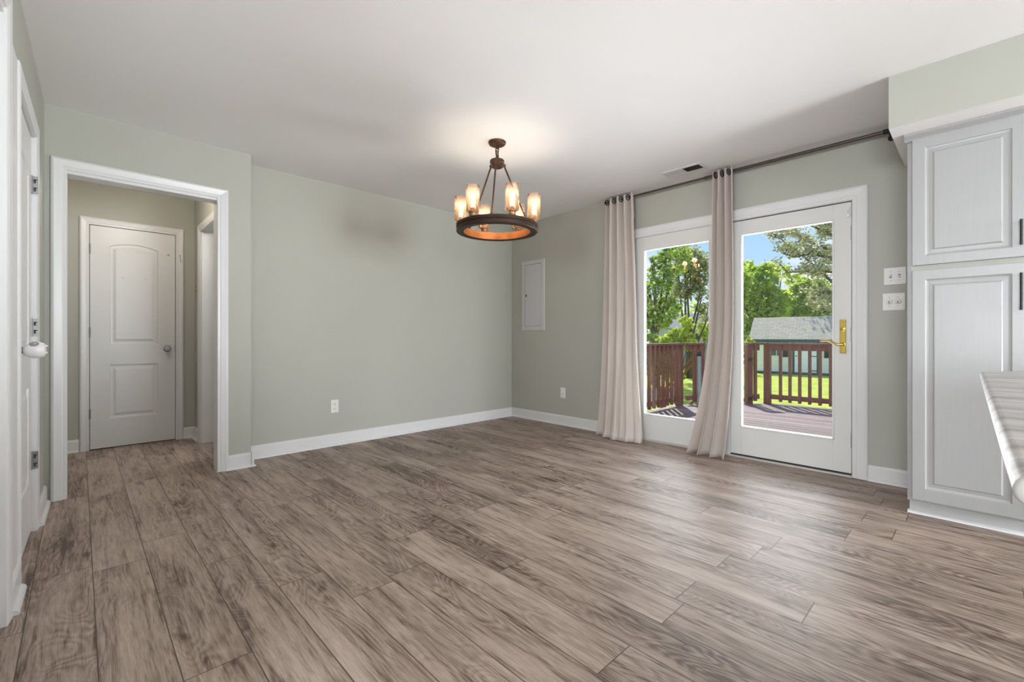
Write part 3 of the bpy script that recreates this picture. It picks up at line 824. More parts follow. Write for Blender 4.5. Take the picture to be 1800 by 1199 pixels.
def curtain(label, m, ytop, ymid, ybot, folds, amp_t, amp_b, xbot, seed, ph, bell=0.0, calm=0.0):
    """ytop/ymid/ybot: (y at one side, y at the other side) at the rod, half way and at the floor"""
    rnd = random.Random(seed)
    zt = RZ + 0.028
    t = thing('curtain', label, 'curtain', (RX, (ybot[0] + ybot[1]) / 2, 0.0), 'grommet curtains at the patio doors')
    ns, nt_ = folds * 26, 60
    off = [rnd.uniform(-0.35, 0.35) for _ in range(folds + 2)]
    wa = [rnd.uniform(0.75, 1.3) for _ in range(folds + 2)]
    b = new(); grid = []
    for j in range(nt_ + 1):
        q = j / nt_
        z = zt * (1 - q) + 0.004 * q
        row = []
        if q < 0.5: k = q / 0.5; ya = [ytop[i] * (1 - k) + ymid[i] * k for i in (0, 1)]
        else:
            k = (q - 0.5) / 0.5; k = k ** 1.7; ya = [ymid[i] * (1 - k) + ybot[i] * k for i in (0, 1)]
        fl = q ** 2.6
        xc = RX * (1 - fl) + xbot * fl
        amp = amp_t * (1 - fl) + amp_b * fl
        for i in range(ns + 1):
            s = i / ns
            w = s * folds
            k = int(min(w, folds - 1e-6)); fr = w - k
            a = (wa[k] * (1 - fr) + wa[k + 1] * fr) if q > 0.1 else 1.0
            o_ = (off[k] * (1 - fr) + off[k + 1] * fr) * min(1, q * 1.6)
            wave = math.sin(2 * math.pi * w + ph + o_)
            y = ya[0] + (ya[1] - ya[0]) * s + 0.012 * q * math.sin(4 * math.pi * w + 1.3)
            soft = 1 - calm * min(1, q * 1.25) ** 1.5 * (1 - math.exp(-((s - 0.13) / 0.10) ** 2))
            x = xc - amp * a * wave * soft - 0.007 * q * math.sin(2 * math.pi * w * 1.6 + seed) - bell * q ** 2.2 * math.sin(math.pi * min(1, max(0, (s - 0.12) / 0.88))) ** 0.8
            x = min(x, -0.022)
            zz = z
            if q > 0.965: x -= 0.02 * (q - 0.965) / 0.035 * (1 if wave > 0 else 0.3)
            row.append(b.verts.new((x, y, zz)))
        grid.append(row)
    for j in range(nt_):
        for i in range(ns):
            b.faces.new((grid[j][i], grid[j][i + 1], grid[j + 1][i + 1], grid[j + 1][i]))
    o = obj('fabric', b, m, t, smooth=True)
    sm = o.modifiers.new('thickness', 'SOLIDIFY'); sm.thickness = 0.0025; sm.offset = 0
    # grommets where the cloth crosses the rod
    for i in range(folds * 2):
        w = (i * math.pi - ph % math.pi) / (2 * math.pi)
        while w < 0: w += folds / folds * 0.5
        s = w / folds
        if s > 1: continue
        y = ytop[0] + (ytop[1] - ytop[0]) * s
        sgn = 1 if math.cos(2 * math.pi * w + ph) > 0 else -1
        slope = amp_t * 2 * math.pi * folds / abs(ytop[1] - ytop[0])
        nrm = Vector((1, sgn * slope * (-1 if ytop[1] < ytop[0] else 1), 0)).normalized()
        b = new()
        lathe(b, [(0.020, -0.003), (0.0215, -0.0055), (0.027, -0.0055), (0.029, -0.002), (0.029, 0.002), (0.027, 0.0055), (0.0215, 0.0055), (0.020, 0.003)], (RX, y, RZ), nrm, 24, close=True)
        obj('grommet', b, MAT_BLACK, t, smooth=50)
    return t
MAT_CURT1 = fabric_mat('beige_curtain_cloth', (0.70, 0.63, 0.585), 0.22)
curtain('beige grommet curtain nearer the corner, left of the glass', MAT_CURT1, (-1.50, -1.82), (-1.475, -1.86), (-1.43, -1.955), 4, 0.040, 0.048, -0.14, 3, 2.6, bell=0.085, calm=0.86)
curtain('beige grommet curtain hanging between the two glass doors', MAT_CURT1, (-2.585, -2.745), (-2.57, -2.76), (-2.405, -2.715), 3, 0.042, 0.062, -0.14, 8, 2.2, bell=0.02, calm=0.1)

# ------------------------------------------------------------------ pantry cabinet
pc = thing('pantry_cabinet', 'tall white two door pantry cabinet under the sage soffit', 'cabinet', (-0.31, -4.1, 0))
XF = -0.615
YL, YR = -3.867, -4.335
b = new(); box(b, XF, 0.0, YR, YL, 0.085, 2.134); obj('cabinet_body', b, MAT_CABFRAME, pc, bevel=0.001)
b = new(); box(b, -0.548, 0.0, YR, YL - 0.004, 0.0, 0.085); obj('toe_kick', b, M('toe_kick_grey', (0.50, 0.50, 0.50), 0.5, var=0.04), pc)
b = new(); extrude_profile(b, lambda u, z, d: (-0.548 - d, u, z), YR, YL + 0.004, [(0, 0), (0, 0.018), (0.008, 0.016), (0.014, 0.010), (0.017, 0.0)]); obj('shoe_moulding', b, MAT_TRIM, pc)
b = new(); box(b, XF - 0.002, XF, YR, YL - 0.016, 1.372, 1.398); obj('face_rail', b, MAT_WALL, pc, label='sage strip between the doors')
def FP(u, z, d): return (XF - d, u, z)
CST = [(0.004, 0.005), (0.012, 0.0065), (0.030, 0.0055), (0.036, 0.001)]
def cab_door(z0, z1, pz0, pz1, hz0, hz1):
    b = new(); panel_slab(b, FP, -4.318, -3.889, z0, z1, 0.001, 0.020, [rect(-4.262, -3.943, pz0, pz1)], CST)
    d = obj('door', b, MAT_CAB, pc, bevel=0.0015)
    b = new(); y = -4.292
    tube(b, [FP(y, hz0, 0.045), FP(y, hz1, 0.045)], 0.0055, 12)
    for hz in (hz0 + 0.012, hz1 - 0.012): tube(b, [FP(y, hz, 0.02), FP(y, hz, 0.045)], 0.0045, 10)
    obj('handle', b, MAT_BLACK, d, smooth=40, label='black bar handle')
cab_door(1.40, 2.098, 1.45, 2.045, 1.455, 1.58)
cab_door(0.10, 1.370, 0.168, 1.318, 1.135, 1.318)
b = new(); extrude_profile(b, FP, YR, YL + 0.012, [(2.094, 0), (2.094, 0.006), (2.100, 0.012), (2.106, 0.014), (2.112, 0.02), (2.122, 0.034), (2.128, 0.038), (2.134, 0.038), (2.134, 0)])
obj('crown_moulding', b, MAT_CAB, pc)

# ------------------------------------------------------------------ peninsula counter at the right edge
MAT_STONE = M('streaked_laminate', (0.15, 0.13, 0.12), 0.34, var=0.2, scale=2.2, stretch=(9, 1.2, 1), col2=(0.62, 0.60, 0.59), spec=0.3, detail=8)
b = new()
outl = [(-3.520, -4.164), (-2.150, -4.149), (-1.955, -4.335), (-1.955, -4.95), (-3.520, -4.95)]
lo = [b.verts.new((x, y, 0.884)) for x, y in outl]; hi = [b.verts.new((x, y, 0.905)) for x, y in outl]
b.faces.new(lo[::-1]); b.faces.new(hi)
for i in range(5): b.faces.new((lo[i], lo[(i + 1) % 5], hi[(i + 1) % 5], hi[i]))
ct = obj('countertop', b, MAT_STONE, smooth=30, loc=(-2.8, -4.55, 0.884))
bv = ct.modifiers.new('bullnose', 'BEVEL'); bv.width = 0.0095; bv.segments = 6; bv.limit_method = 'ANGLE'
b = new(); box(b, -3.508, -1.97, -4.94, -4.36, 0.866, 0.884); box(b, -3.508, -2.16, -4.36, -4.180, 0.866, 0.884)
obj('substrate', b, M('brown_substrate', (0.16, 0.10, 0.07), 0.6), ct)
tag(ct, 'glossy grey streaked countertop with rounded edge at right', 'countertop')
pb = thing('base_cabinet', 'white base cabinet carrying the countertop at right edge', 'cabinet', (-2.8, -4.75, 0))
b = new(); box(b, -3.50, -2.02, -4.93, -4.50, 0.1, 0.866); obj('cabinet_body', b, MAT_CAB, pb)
b = new(); box(b, -3.46, -2.06, -4.90, -4.54, 0.0, 0.1); obj('toe_kick', b, MAT_CABFRAME, pb)

# unseen globe lamp added behind the camera as extra fill light
PX, PY, PZ = -1.7, -7.3, 1.30
t = thing('fill_globe_lamp', 'unseen white globe lamp added behind the camera as fill', 'lamp', (PX, PY, H))
b = new(); lathe(b, [(0, 0), (0.06, 0), (0.06, -0.02), (0, -0.025)], (PX, PY, H), seg=24); obj('canopy', b, MAT_TRIM, t, smooth=40)
b = new(); tube(b, [(PX, PY, H - 0.02), (PX, PY, PZ + 0.22)], 0.004, 8); obj('cord', b, MAT_BLACK, t)
b = new(); lathe(b, [(0.05, 0.24), (0.06, 0.235), (0.24 * math.sin(0.4), 0.24 * math.cos(0.4))] + [(0.24 * math.sin(a), 0.24 * math.cos(a)) for a in [0.4 + (math.pi - 0.4) * i / 14 for i in range(1, 14)]] + [(0, -0.24)], (PX, PY, PZ), seg=32); obj('lamp_shade', b, glass_mat('opal_shade', (1, 1, 1), 0.1), t, smooth=True)
light('lamp_light', 'POINT', (0, 0, PZ - H), LAMP_W, (0.98, 0.975, 0.97), 0.20, parent=t)
# hall lamp and the lamp of the room beyond
t = thing('ceiling_lamp', 'flush hall lamp hidden above the cased opening', 'lamp', (-3.65, 0.35, 2.37))
b = new(); lathe(b, [(0, 0), (0.12, 0), (0.12, -0.02), (0, -0.02)], (-3.65, 0.35, 2.37), seg=32); obj('lamp_base', b, MAT_TRIM, t, smooth=40)
light('lamp_light', 'POINT', (0, 0, -0.16), 9, (1.0, 0.87, 0.72), 0.08, parent=t)
t = thing('ceiling_lamp', 'flush lamp in the side room past the open hall door', 'lamp', (-2.3, 0.6, 2.37))
b = new(); lathe(b, [(0, 0), (0.12, 0), (0.12, -0.02), (0, -0.02)], (-2.3, 0.6, 2.37), seg=32); obj('lamp_base', b, MAT_TRIM, t, smooth=40)
light('lamp_light', 'POINT', (0, 0, -0.16), 22, (0.95, 0.97, 1.0), 0.08, parent=t)

# ------------------------------------------------------------------ chandelier
CX, CY = -1.793, -1.716
ch = thing('chandelier', 'round bronze wagon wheel chandelier with six lit glass shades', 'chandelier', (CX, CY, H))
MAT_BRONZE = M('oil_rubbed_bronze', (0.070, 0.030, 0.015), 0.42, metal=0.5, var=0.35, scale=18, spec=0.5)
MAT_RINGWOOD = M('dark_bronze_wood', (0.034, 0.015, 0.007), 0.48, metal=0.0, spec=0.3, var=0.45, scale=6, stretch=(3, 3, 30))
MAT_COPPER = M('copper_inner_band', (0.42, 0.17, 0.06), 0.36, metal=0.7, var=0.2, scale=14)
MAT_SHADE = glass_mat('seeded_amber_glass', (0.97, 0.89, 0.83), 0.065, (1.0, 0.76, 0.58))
MAT_BULBGL = glass_mat('bulb_glass', (1.0, 0.90, 0.74), 0.08, (1.0, 0.78, 0.5))
MAT_FIL = emit_mat('filament_glow', (1.0, 0.78, 0.46), 14.0)
MAT_HOLD = M('brass_socket', (0.30, 0.17, 0.09), 0.4, metal=0.8, var=0.15)
C0 = Vector((CX, CY, 0))
to_cam = math.atan2(EYE.y - CY, EYE.x - CX)
def pol(deg, r, z):
    """deg measured from the direction of the camera corner of the room, clockwise seen from above -> to the right in the photo"""
    a = to_cam + math.radians(deg)
    return Vector((CX + r * math.cos(a), CY + r * math.sin(a), z))
b = new(); lathe(b, [(0, 0), (0.064, 0), (0.064, -0.006), (0.058, -0.018), (0.040, -0.028), (0.012, -0.033), (0.012, -0.045), (0, -0.045)], (CX, CY, H), seg=36); obj('canopy', b, MAT_BRONZE, ch, smooth=35)
b = new()
def link(c, w, h, rot, r=0.0035):
    pts = []
    for i in range(20):
        a = 2 * math.pi * i / 20
        lx = w * math.cos(a); lz = h * math.sin(a)
        pts.append(Vector(c) + Vector((lx * math.cos(rot), lx * math.sin(rot), lz)))
    tube(b, pts, r, 8, closed=True)
for k, zc in enumerate((H - 0.058, H - 0.086, H - 0.114)): link((CX, CY, zc), 0.013, 0.022, k * 1.4 + to_cam + 1.0)
tube(b, [(CX + 0.012 * math.cos(i * 1.3), CY + 0.012 * math.sin(i * 1.3), H - 0.04 - i * 0.018) for i in range(7)], 0.0028, 8)
obj('chain', b, MAT_BRONZE, ch, smooth=True)
HZ = 2.265
b = new(); lathe(b, [(0, 0.034), (0.016, 0.034), (0.018, 0.026), (0.048, 0.024), (0.052, 0.020), (0.052, 0.002), (0.046, -0.004), (0.046, -0.024), (0.038, -0.03), (0, -0.03)], (CX, CY, HZ), seg=36)
link((CX, CY, HZ + 0.044), 0.011, 0.014, to_cam + 0.5)
for dg in (-8, 112, 232):
    p = pol(dg, 0.055, HZ - 0.008); lathe(b, [(0, -0.012), (0.010, -0.010), (0.012, 0), (0.010, 0.010), (0, 0.012)], p, (p - Vector((CX, CY, HZ - 0.008))), 12)
obj('hub', b, MAT_BRONZE, ch, smooth=35)
ZR0, ZR1, RO, RI = 1.764, 1.820, 0.296, 0.242
for dg in (-8, 112, 232):
    b = new()
    p0, p1 = pol(dg, 0.055, HZ - 0.01), pol(dg, 0.268, ZR1 + 0.004)
    pm = pol(dg, 0.075, HZ - 0.05)
    tube(b, [p0, pm, p0.lerp(p1, 0.5) + Vector((0, 0, -0.008)), p1], [0.0065, 0.0065, 0.006, 0.006], 10)
    lathe(b, [(0, 0), (0.011, 0.0), (0.011, 0.006), (0.007, 0.01), (0.009, 0.016), (0, 0.02)], pol(dg, 0.268, ZR1), seg=16)
    obj('support_rod', b, MAT_BRONZE, ch, smooth=40)
b = new()
lathe(b, [(RI, ZR0), (RI + 0.003, ZR0 - 0.002), (RO - 0.005, ZR0 - 0.002), (RO - 0.001, ZR0 + 0.002), (RO - 0.001, ZR0 + 0.024), (RO - 0.006, ZR0 + 0.027), (RO - 0.006, ZR0 + 0.031), (RO, ZR0 + 0.033), (RO, ZR1 - 0.003), (RO - 0.004, ZR1), (RI + 0.003, ZR1), (RI, ZR1 - 0.002)], C0, seg=96, close=True)
rg = obj('ring', b, MAT_RINGWOOD, ch, smooth=35)
b = new(); lathe(b, [(RI - 0.0012, ZR0 + 0.001), (RI + 0.001, ZR0 + 0.001), (RI + 0.001, ZR1 - 0.001), (RI - 0.0012, ZR1 - 0.001)], C0, seg=96, close=True); obj('inner_band', b, MAT_COPPER, rg, smooth=35, label='copper coloured inner face')
for i in range(6):
    dg = -38 + 60 * i
    c = pol(dg, 0.268, ZR1)
    b = new(); lathe(b, [(0, 0), (0.020, 0), (0.024, 0.006), (0.024, 0.024), (0.029, 0.028), (0.029, 0.034), (0.015, 0.036), (0.015, 0.060), (0, 0.060)], c, seg=24)
    sc = obj('socket_cup', b, MAT_HOLD, ch, smooth=35)
    b = new(); lathe(b, [(0.018, 0.034), (0.040, 0.034), (0.0455, 0.038), (0.0465, 0.044), (0.0465, 0.210), (0.0455, 0.2115), (0.0445, 0.210), (0.0445, 0.045), (0.040, 0.037), (0.018, 0.037)], c, seg=40, close=True)
    obj('glass_shade', b, MAT_SHADE, sc, smooth=40)
    b = new(); lathe(b, [(0.012, 0.060), (0.014, 0.068), (0.021, 0.085), (0.025, 0.105), (0.025, 0.128), (0.021, 0.146), (0.012, 0.157), (0, 0.160)], c, seg=24)
    obj('bulb', b, MAT_BULBGL, sc, smooth=True)
    b = new()
    lathe(b, [(0, 0.072), (0.006, 0.074), (0.0095, 0.085), (0.0095, 0.13), (0.006, 0.140), (0, 0.142)], c, seg=12)
    obj('filament', b, MAT_FIL, sc, smooth=True)
    light('bulb_light', 'POINT', c + Vector((0, 0, 0.15)) - Vector((CX, CY, H)), 1.5, (1.0, 0.90, 0.78), 0.03, parent=ch)

# ------------------------------------------------------------------ outside: deck, railing, garden, shed, trees
GZ = -0.90
DZ = -0.04
MAT_DECK = M('weathered_deck_boards', (0.12, 0.085, 0.095), 0.55, scale=3, stretch=(30, 1.5, 1), col2=(0.27, 0.21, 0.225), detail=6, bump=0.1, bscale=60)
def board_tones(m):
    nt = m.node_tree; p = nt.nodes['Principled BSDF']
    src = p.inputs['Base Color'].links[0].from_socket
    g = nt.nodes.new('ShaderNodeNewGeometry'); mr = nt.nodes.new('ShaderNodeMapRange'); mr.inputs[3].default_value = 0.70; mr.inputs[4].default_value = 1.25
    nt.links.new(g.outputs['Random Per Island'], mr.inputs[0])
    mx = nt.nodes.new('ShaderNodeMix'); mx.data_type = 'RGBA'; mx.blend_type = 'MULTIPLY'; mx.inputs[0].default_value = 1.0
    nt.links.new(src, mx.inputs[6]); nt.links.new(mr.outputs[0], mx.inputs[7]); nt.links.new(mx.outputs[2], p.inputs['Base Color'])
board_tones(MAT_DECK)
MAT_REDWOOD = M('red_brown_deck_stain', (0.115, 0.036, 0.024), 0.6, scale=5, stretch=(14, 14, 1.2), col2=(0.21, 0.075, 0.05), detail=6)
MAT_GRASS = M('lawn_grass', (0.26, 0.36, 0.05), 0.9, scale=3.0, col2=(0.50, 0.53, 0.11), detail=10, bump=0.6, bscale=30, spec=0.1)
MAT_GRAVEL = M('pale_gravel', (0.40, 0.35, 0.28), 0.95, scale=25, col2=(0.62, 0.56, 0.47), bump=0.5, bscale=50)
MAT_BARK = M('tree_bark', (0.055, 0.042, 0.033), 0.9, scale=12, col2=(0.15, 0.12, 0.10), stretch=(6, 6, 1))

FWD = Vector((math.cos(YAW), math.sin(YAW), 0)); RGT = Vector((math.sin(YAW), -math.cos(YAW), 0))
def at(px, py, dist):
    return EYE + FWD * dist + RGT * ((px - 901.0) / 790.0 * dist) + Vector((0, 0, (593.2 - py) / 790.0 * dist))

b = new()
vs = [b.verts.new(p) for p in ((0.1, -40, GZ), (75, -40, GZ), (75, 70, GZ), (0.1, 70, GZ))]; b.faces.new(vs)
struct('ground', b, MAT_GRASS, 'sunny green lawn behind the deck', 'lawn')
b = new()
pts = [at(1095, 709, 13.0), at(1192, 707, 13.2), at(1196, 684, 16.5), at(1090, 684, 16.5)]
lo = [b.verts.new((p.x, p.y, GZ - 0.05)) for p in pts]; hi = [b.verts.new((p.x, p.y, GZ + 0.012)) for p in pts]
b.faces.new(hi)
for i in range(4): b.faces.new((lo[i], lo[(i + 1) % 4], hi[(i + 1) % 4], hi[i]))
struct('gravel_path', b, MAT_GRAVEL, 'pale gravel strip seen between the left balusters', 'path')

# deck
b = new()
x = 0.16
while x < 3.90:
    x1 = min(x + 0.134, 3.90)
    def ytop(xx): return -0.90 if xx <= 2.68 else -0.90 - (xx - 2.68) * (0.93 / 1.2)
    vs = [(x, -6.5), (x1, -6.5), (x1, ytop(x1)), (x, ytop(x))]
    lo = [b.verts.new((p[0], p[1], DZ - 0.03)) for p in vs]; hi = [b.verts.new((p[0], p[1], DZ)) for p in vs]
    b.faces.new(lo[::-1]); b.faces.new(hi)
    for i in range(4): b.faces.new((lo[i], lo[(i + 1) % 4], hi[(i + 1) % 4], hi[i]))
    x = x1 + 0.011
struct('floor_deck', b, MAT_DECK, 'weathered purple grey deck boards outside the patio doors', 'deck')
b = new()
box(b, 0.16, 2.66, -0.97, -0.93, DZ - 0.24, DZ - 0.03); box(b, 3.82, 3.86, -6.5, -1.86, DZ - 0.24, DZ - 0.03)
obox(b, (3.25, -1.38, DZ - 0.135), (1.2, -0.93, 0), 0.74, 0.02, 0.105)
for (px_, py_) in ((0.5, -1.1), (2.5, -1.1), (3.7, -2.1), (3.7, -4.2), (3.7, -6.3), (0.5, -6.3), (2.0, -3.5)): box(b, px_ - 0.05, px_ + 0.05, py_ - 0.05, py_ + 0.05, GZ, DZ - 0.03)
struct('deck_joists', b, MAT_REDWOOD, 'red brown joists and footings under the deck', 'deck')
# unseen eave added to keep direct sun from entering the doors
b = new(); box(b, 0.14, 2.15, -7.0, 2.3, 2.62, 2.77)
struct('sun_block_eave', b, MAT_TRIM, 'unseen white eave slab added to keep the sun out', 'eave')

def railing(label, pts, posts, nb=None, ext=0.05):
    """straight railing between pts[0] and pts[1]; posts: fractions"""
    p0, p1 = Vector((*pts[0], 0)), Vector((*pts[1], 0))
    d = (p1 - p0); Ln = d.length; d.normalize()
    nrm = Vector((d.y, -d.x, 0))              # towards the deck (set by the order of points)
    t = thing('deck_railing', label, 'railing', ((p0.x + p1.x) / 2, (p0.y + p1.y) / 2, DZ), 'red brown deck railings')
    mid = (p0 + p1) / 2
    b = new(); obox(b, mid + Vector((0, 0, 0.900)), d, Ln / 2 + ext, 0.07, 0.016); obj('cap_rail', b, MAT_REDWOOD, t, bevel=0.004)
    b = new(); obox(b, mid - nrm * 0.0 + Vector((0, 0, 0.84)), d, Ln / 2, 0.019, 0.043); obj('top_rail', b, MAT_REDWOOD, t)
    b = new(); obox(b, mid + Vector((0, 0, 0.075)), d, Ln / 2, 0.019, 0.036); obj('bottom_rail', b, MAT_REDWOOD, t)
    for f in posts:
        b = new(); c = p0 + d * (Ln * f); obox(b, c + Vector((0, 0, (DZ + 0.884) / 2)), d, 0.045, 0.045, (0.884 - DZ) / 2); obj('post', b, MAT_REDWOOD, t, bevel=0.004)
    n = nb or int(Ln / 0.128)
    for i in range(n):
        s = Ln * (i + 0.5) / n
        if any(abs(s - Ln * f) < 0.07 for f in posts): continue
        c = p0 + d * s + nrm * 0.038
        b = new(); obox(b, c + Vector((0, 0, 0.447)), d, 0.019, 0.019, 0.437); obj('baluster', b, MAT_REDWOOD, t)
    return t
railing('long red brown deck railing seen through the left glass pane', ((0.30, -0.97), (2.615, -0.97)), (0.02, 0.5, 1.0), ext=0.03)
railing('short railing piece left of the stair gap, beside grey pole', ((2.715, -1.03), (2.90, -1.17)), (1.0,), nb=1, ext=0.03)
rr = railing('short railing piece with black hinge plates right of stair gap', ((3.56, -1.645), (3.695, -1.75)), (0.0,), nb=1, ext=0.02)
for z in (0.655, 0.045):
    b = new(); c = Vector((3.56, -1.645, z)); obox(b, c + Vector((-0.78, -0.62, 0)) * 0.001 + Vector((0.0, -0.052, 0)) * 0 + Vector((-0.613, -0.79, 0)) * 0.048, (0.79, -0.613, 0), 0.03, 0.004, 0.028); obj('hinge_plate', b, MAT_BLACK, rr, label='black metal hinge plate')
railing('long red brown deck railing in front of the shed', ((3.81, -1.84), (3.81, -6.45)), (0.0, 0.36, 0.72, 1.0))

# stairs down to the lawn
st = thing('deck_stairs', 'red brown stairs leading from the deck to the lawn', 'stairs', (3.4, -1.1, GZ))
n_ = Vector((0.613, 0.79, 0)); dd = Vector((0.79, -0.613, 0)); mid = Vector((3.23, -1.41, 0))
for k in range(4):
    c = mid + n_ * (0.16 + 0.27 * k); b = new(); obox(b, c + Vector((0, 0, DZ - 0.175 * (k + 1))), dd, 0.43, 0.14, 0.018); obj('tread', b, MAT_DECK, st)
for s in (-1, 1):
    b = new(); a0 = mid + dd * (0.36 * s) + Vector((0, 0, DZ - 0.15)) + n_ * 0.06; a1 = a0 + n_ * 1.16 + Vector((0, 0, -0.80)); tube(b, [a0, a1], 0.055, 4); obj('stringer', b, MAT_REDWOOD, st)
    for hz in (0.80, 0.70, 0.10):
        b = new(); a0 = mid + dd * (0.42 * s) + Vector((0, 0, hz - 0.06)) + n_ * 0.10; a1 = a0 + n_ * 1.15 + Vector((0, 0, -0.72)); tube(b, [a0, a1], 0.026, 4); obj('stair_rail', b, MAT_REDWOOD, st)
    b = new(); c = mid + dd * (0.42 * s) + n_ * 1.26; obox(b, Vector((c.x, c.y, (GZ + 0.10) / 2)), dd, 0.04, 0.04, (0.10 - GZ) / 2); obj('stair_post', b, MAT_REDWOOD, st)

# grey pole with a dark cap beside the stair gap
pp = thing('deck_pole', 'grey blue upright pole with curved black cap beside railing', 'pole', (2.773, -1.21, DZ))
MAT_POLE = M('grey_blue_metal', (0.22, 0.27, 0.30), 0.45, metal=0.2)
b = new(); tube(b, [(2.773, -1.21, DZ), (2.773, -1.21, 0.72)], 0.031, 16); lathe(b, [(0, 0), (0.042, 0), (0.042, 0.012), (0.034, 0.02), (0, 0.02)], (2.773, -1.21, DZ), seg=20); obj('pole_tube', b, MAT_POLE, pp, smooth=40)
b = new(); tube(b, [(2.773, -1.21, 0.715), (2.773, -1.21, 0.75), (2.755, -1.215, 0.765), (2.735, -1.215, 0.76)], [0.035, 0.035, 0.026, 0.016], 14); obj('pole_cap', b, MAT_BLACK, pp, smooth=True)

# shed
S0 = Vector((22.12, 4.17, GZ)); ex = Vector((0.164, -0.986, 0)).normalized(); ey = Vector((-ex.y, ex.x, 0)); LS, DS = 5.6, 3.0
EZ = 1.90                                # eave height above ground
def SP(u, v, z): return S0 + ex * u + ey * v + Vector((0, 0, z))
MAT_SIDING = siding_mat('pale_lap_siding', (0.90, 0.90, 0.85), 0.11)
MAT_TEAL = M('dark_teal_paint', (0.035, 0.085, 0.095), 0.5)
MAT_SHEDDOOR = M('pale_blue_paint', (0.90, 0.94, 0.93), 0.5, var=0.03)
MAT_SHINGLE = shingle_mat('grey_shingles', (0.40, 0.36, 0.28), (0.48, 0.44, 0.35), (0.29, 0.26, 0.21))
sh = thing('garden_shed', 'pale sided garden shed with grey shingle roof behind lawn', 'shed', tuple(S0))
def sbox(b, u0, u1, v0, v1, z0, z1):
    vs = [b.verts.new(SP(u, v, z)) for u in (u0, u1) for v in (v0, v1) for z in (z0, z1)]
    for f in ((0, 1, 3, 2), (4, 6, 7, 5), (0, 4, 5, 1), (2, 3, 7, 6), (0, 2, 6, 4), (1, 5, 7, 3)): b.faces.new([vs[i] for i in f])
RH = 1.05
b = new(); sbox(b, 0, LS, 0, DS, 0.10, EZ)
for u in (0.0, LS):
    vs = [b.verts.new(SP(u, 0, EZ)), b.verts.new(SP(u, DS, EZ)), b.verts.new(SP(u, DS / 2, EZ + RH))]; b.faces.new(vs)
obj('shed_wall', b, MAT_SIDING, sh)
b = new(); sbox(b, -0.02, LS + 0.02, -0.03, DS + 0.02, -0.05, 0.12); obj('shed_skirt', b, MAT_TEAL, sh)
b = new()
ov, oe = 0.22, 0.30
k_ = RH / (DS / 2)
pr = [(-ov, EZ - ov * k_ + 0.06), (DS / 2, EZ + RH + 0.06), (DS + ov, EZ - ov * k_ + 0.06)]
for i in (0, 1):
    (v0, z0), (v1, z1) = pr[i], pr[i + 1]
    lo = [b.verts.new(SP(u, v, z - 0.07)) for u, v, z in ((-oe, v0, z0), (LS + oe, v0, z0), (LS + oe, v1, z1), (-oe, v1, z1))]
    hi = [b.verts.new(SP(u, v, z)) for u, v, z in ((-oe, v0, z0), (LS + oe, v0, z0), (LS + oe, v1, z1), (-oe, v1, z1))]
    b.faces.new(lo[::-1]); b.faces.new(hi)
    for q in range(4): b.faces.new((lo[q], lo[(q + 1) % 4], hi[(q + 1) % 4], hi[q]))
ro = obj('shed_roof', b, MAT_SHINGLE, sh)
uv = ro.data.uv_layers.new(name='uv')
for lp in ro.data.loops:
    w = ro.data.vertices[lp.vertex_index].co
    uv.data[lp.index].uv = (w.dot(ex), w.z * 1.75 + 0.0001)
b = new(); sbox(b, -oe, LS + oe, -ov - 0.02, -ov, EZ - ov * k_ - 0.12, EZ - ov * k_ + 0.055); obj('fascia', b, MAT_TEAL, sh)
u0, u1 = 1.78, 2.72
b = new(); sbox(b, u0, u1, -0.03, 0.01, 0.12, 1.80); sd = obj('shed_door', b, MAT_SHEDDOOR, sh)
b = new(); sbox(b, u0 - 0.1, u0, -0.045, 0.01, 0.12, 1.86); sbox(b, u1, u1 + 0.1, -0.045, 0.01, 0.12, 1.86); sbox(b, u0 - 0.1, u1 + 0.1, -0.045, 0.01, 1.80, 1.88); obj('door_trim', b, MAT_TEAL, sh)
for z in (0.22, 0.95, 1.68):
    b = new(); sbox(b, u1 - 0.22, u1 + 0.02, -0.05, -0.028, z - 0.02, z + 0.02); obj('strap_hinge', b, MAT_BLACK, sd)
b = new(); sbox(b, u0 + 0.04, u0 + 0.12, -0.055, -0.028, 0.93, 0.97); obj('door_latch', b, MAT_BLACK, sd)
for uc in (0.98, 3.55):
    b = new(); sbox(b, uc - 0.27, uc + 0.27, -0.03, 0.01, 0.92, 1.72); wf = obj('window', b, MAT_TRIM, sh)
    b = new(); sbox(b, uc - 0.23, uc + 0.23, -0.036, -0.02, 0.96, 1.68); obj('window_pane', b, M('dark_pane', (0.05, 0.08, 0.09), 0.1), wf)
    b = new(); sbox(b, uc - 0.015, uc + 0.015, -0.042, -0.02, 0.96, 1.68); sbox(b, uc - 0.23, uc + 0.23, -0.042, -0.02, 1.30, 1.33); obj('muntin', b, MAT_TRIM, wf)
    for s in (-1, 1):
        b = new(); sbox(b, uc + s * 0.40 - 0.12, uc + s * 0.40 + 0.12, -0.05, -0.005, 0.88, 1.76); obj('shutter', b, MAT_BLACK, sh)

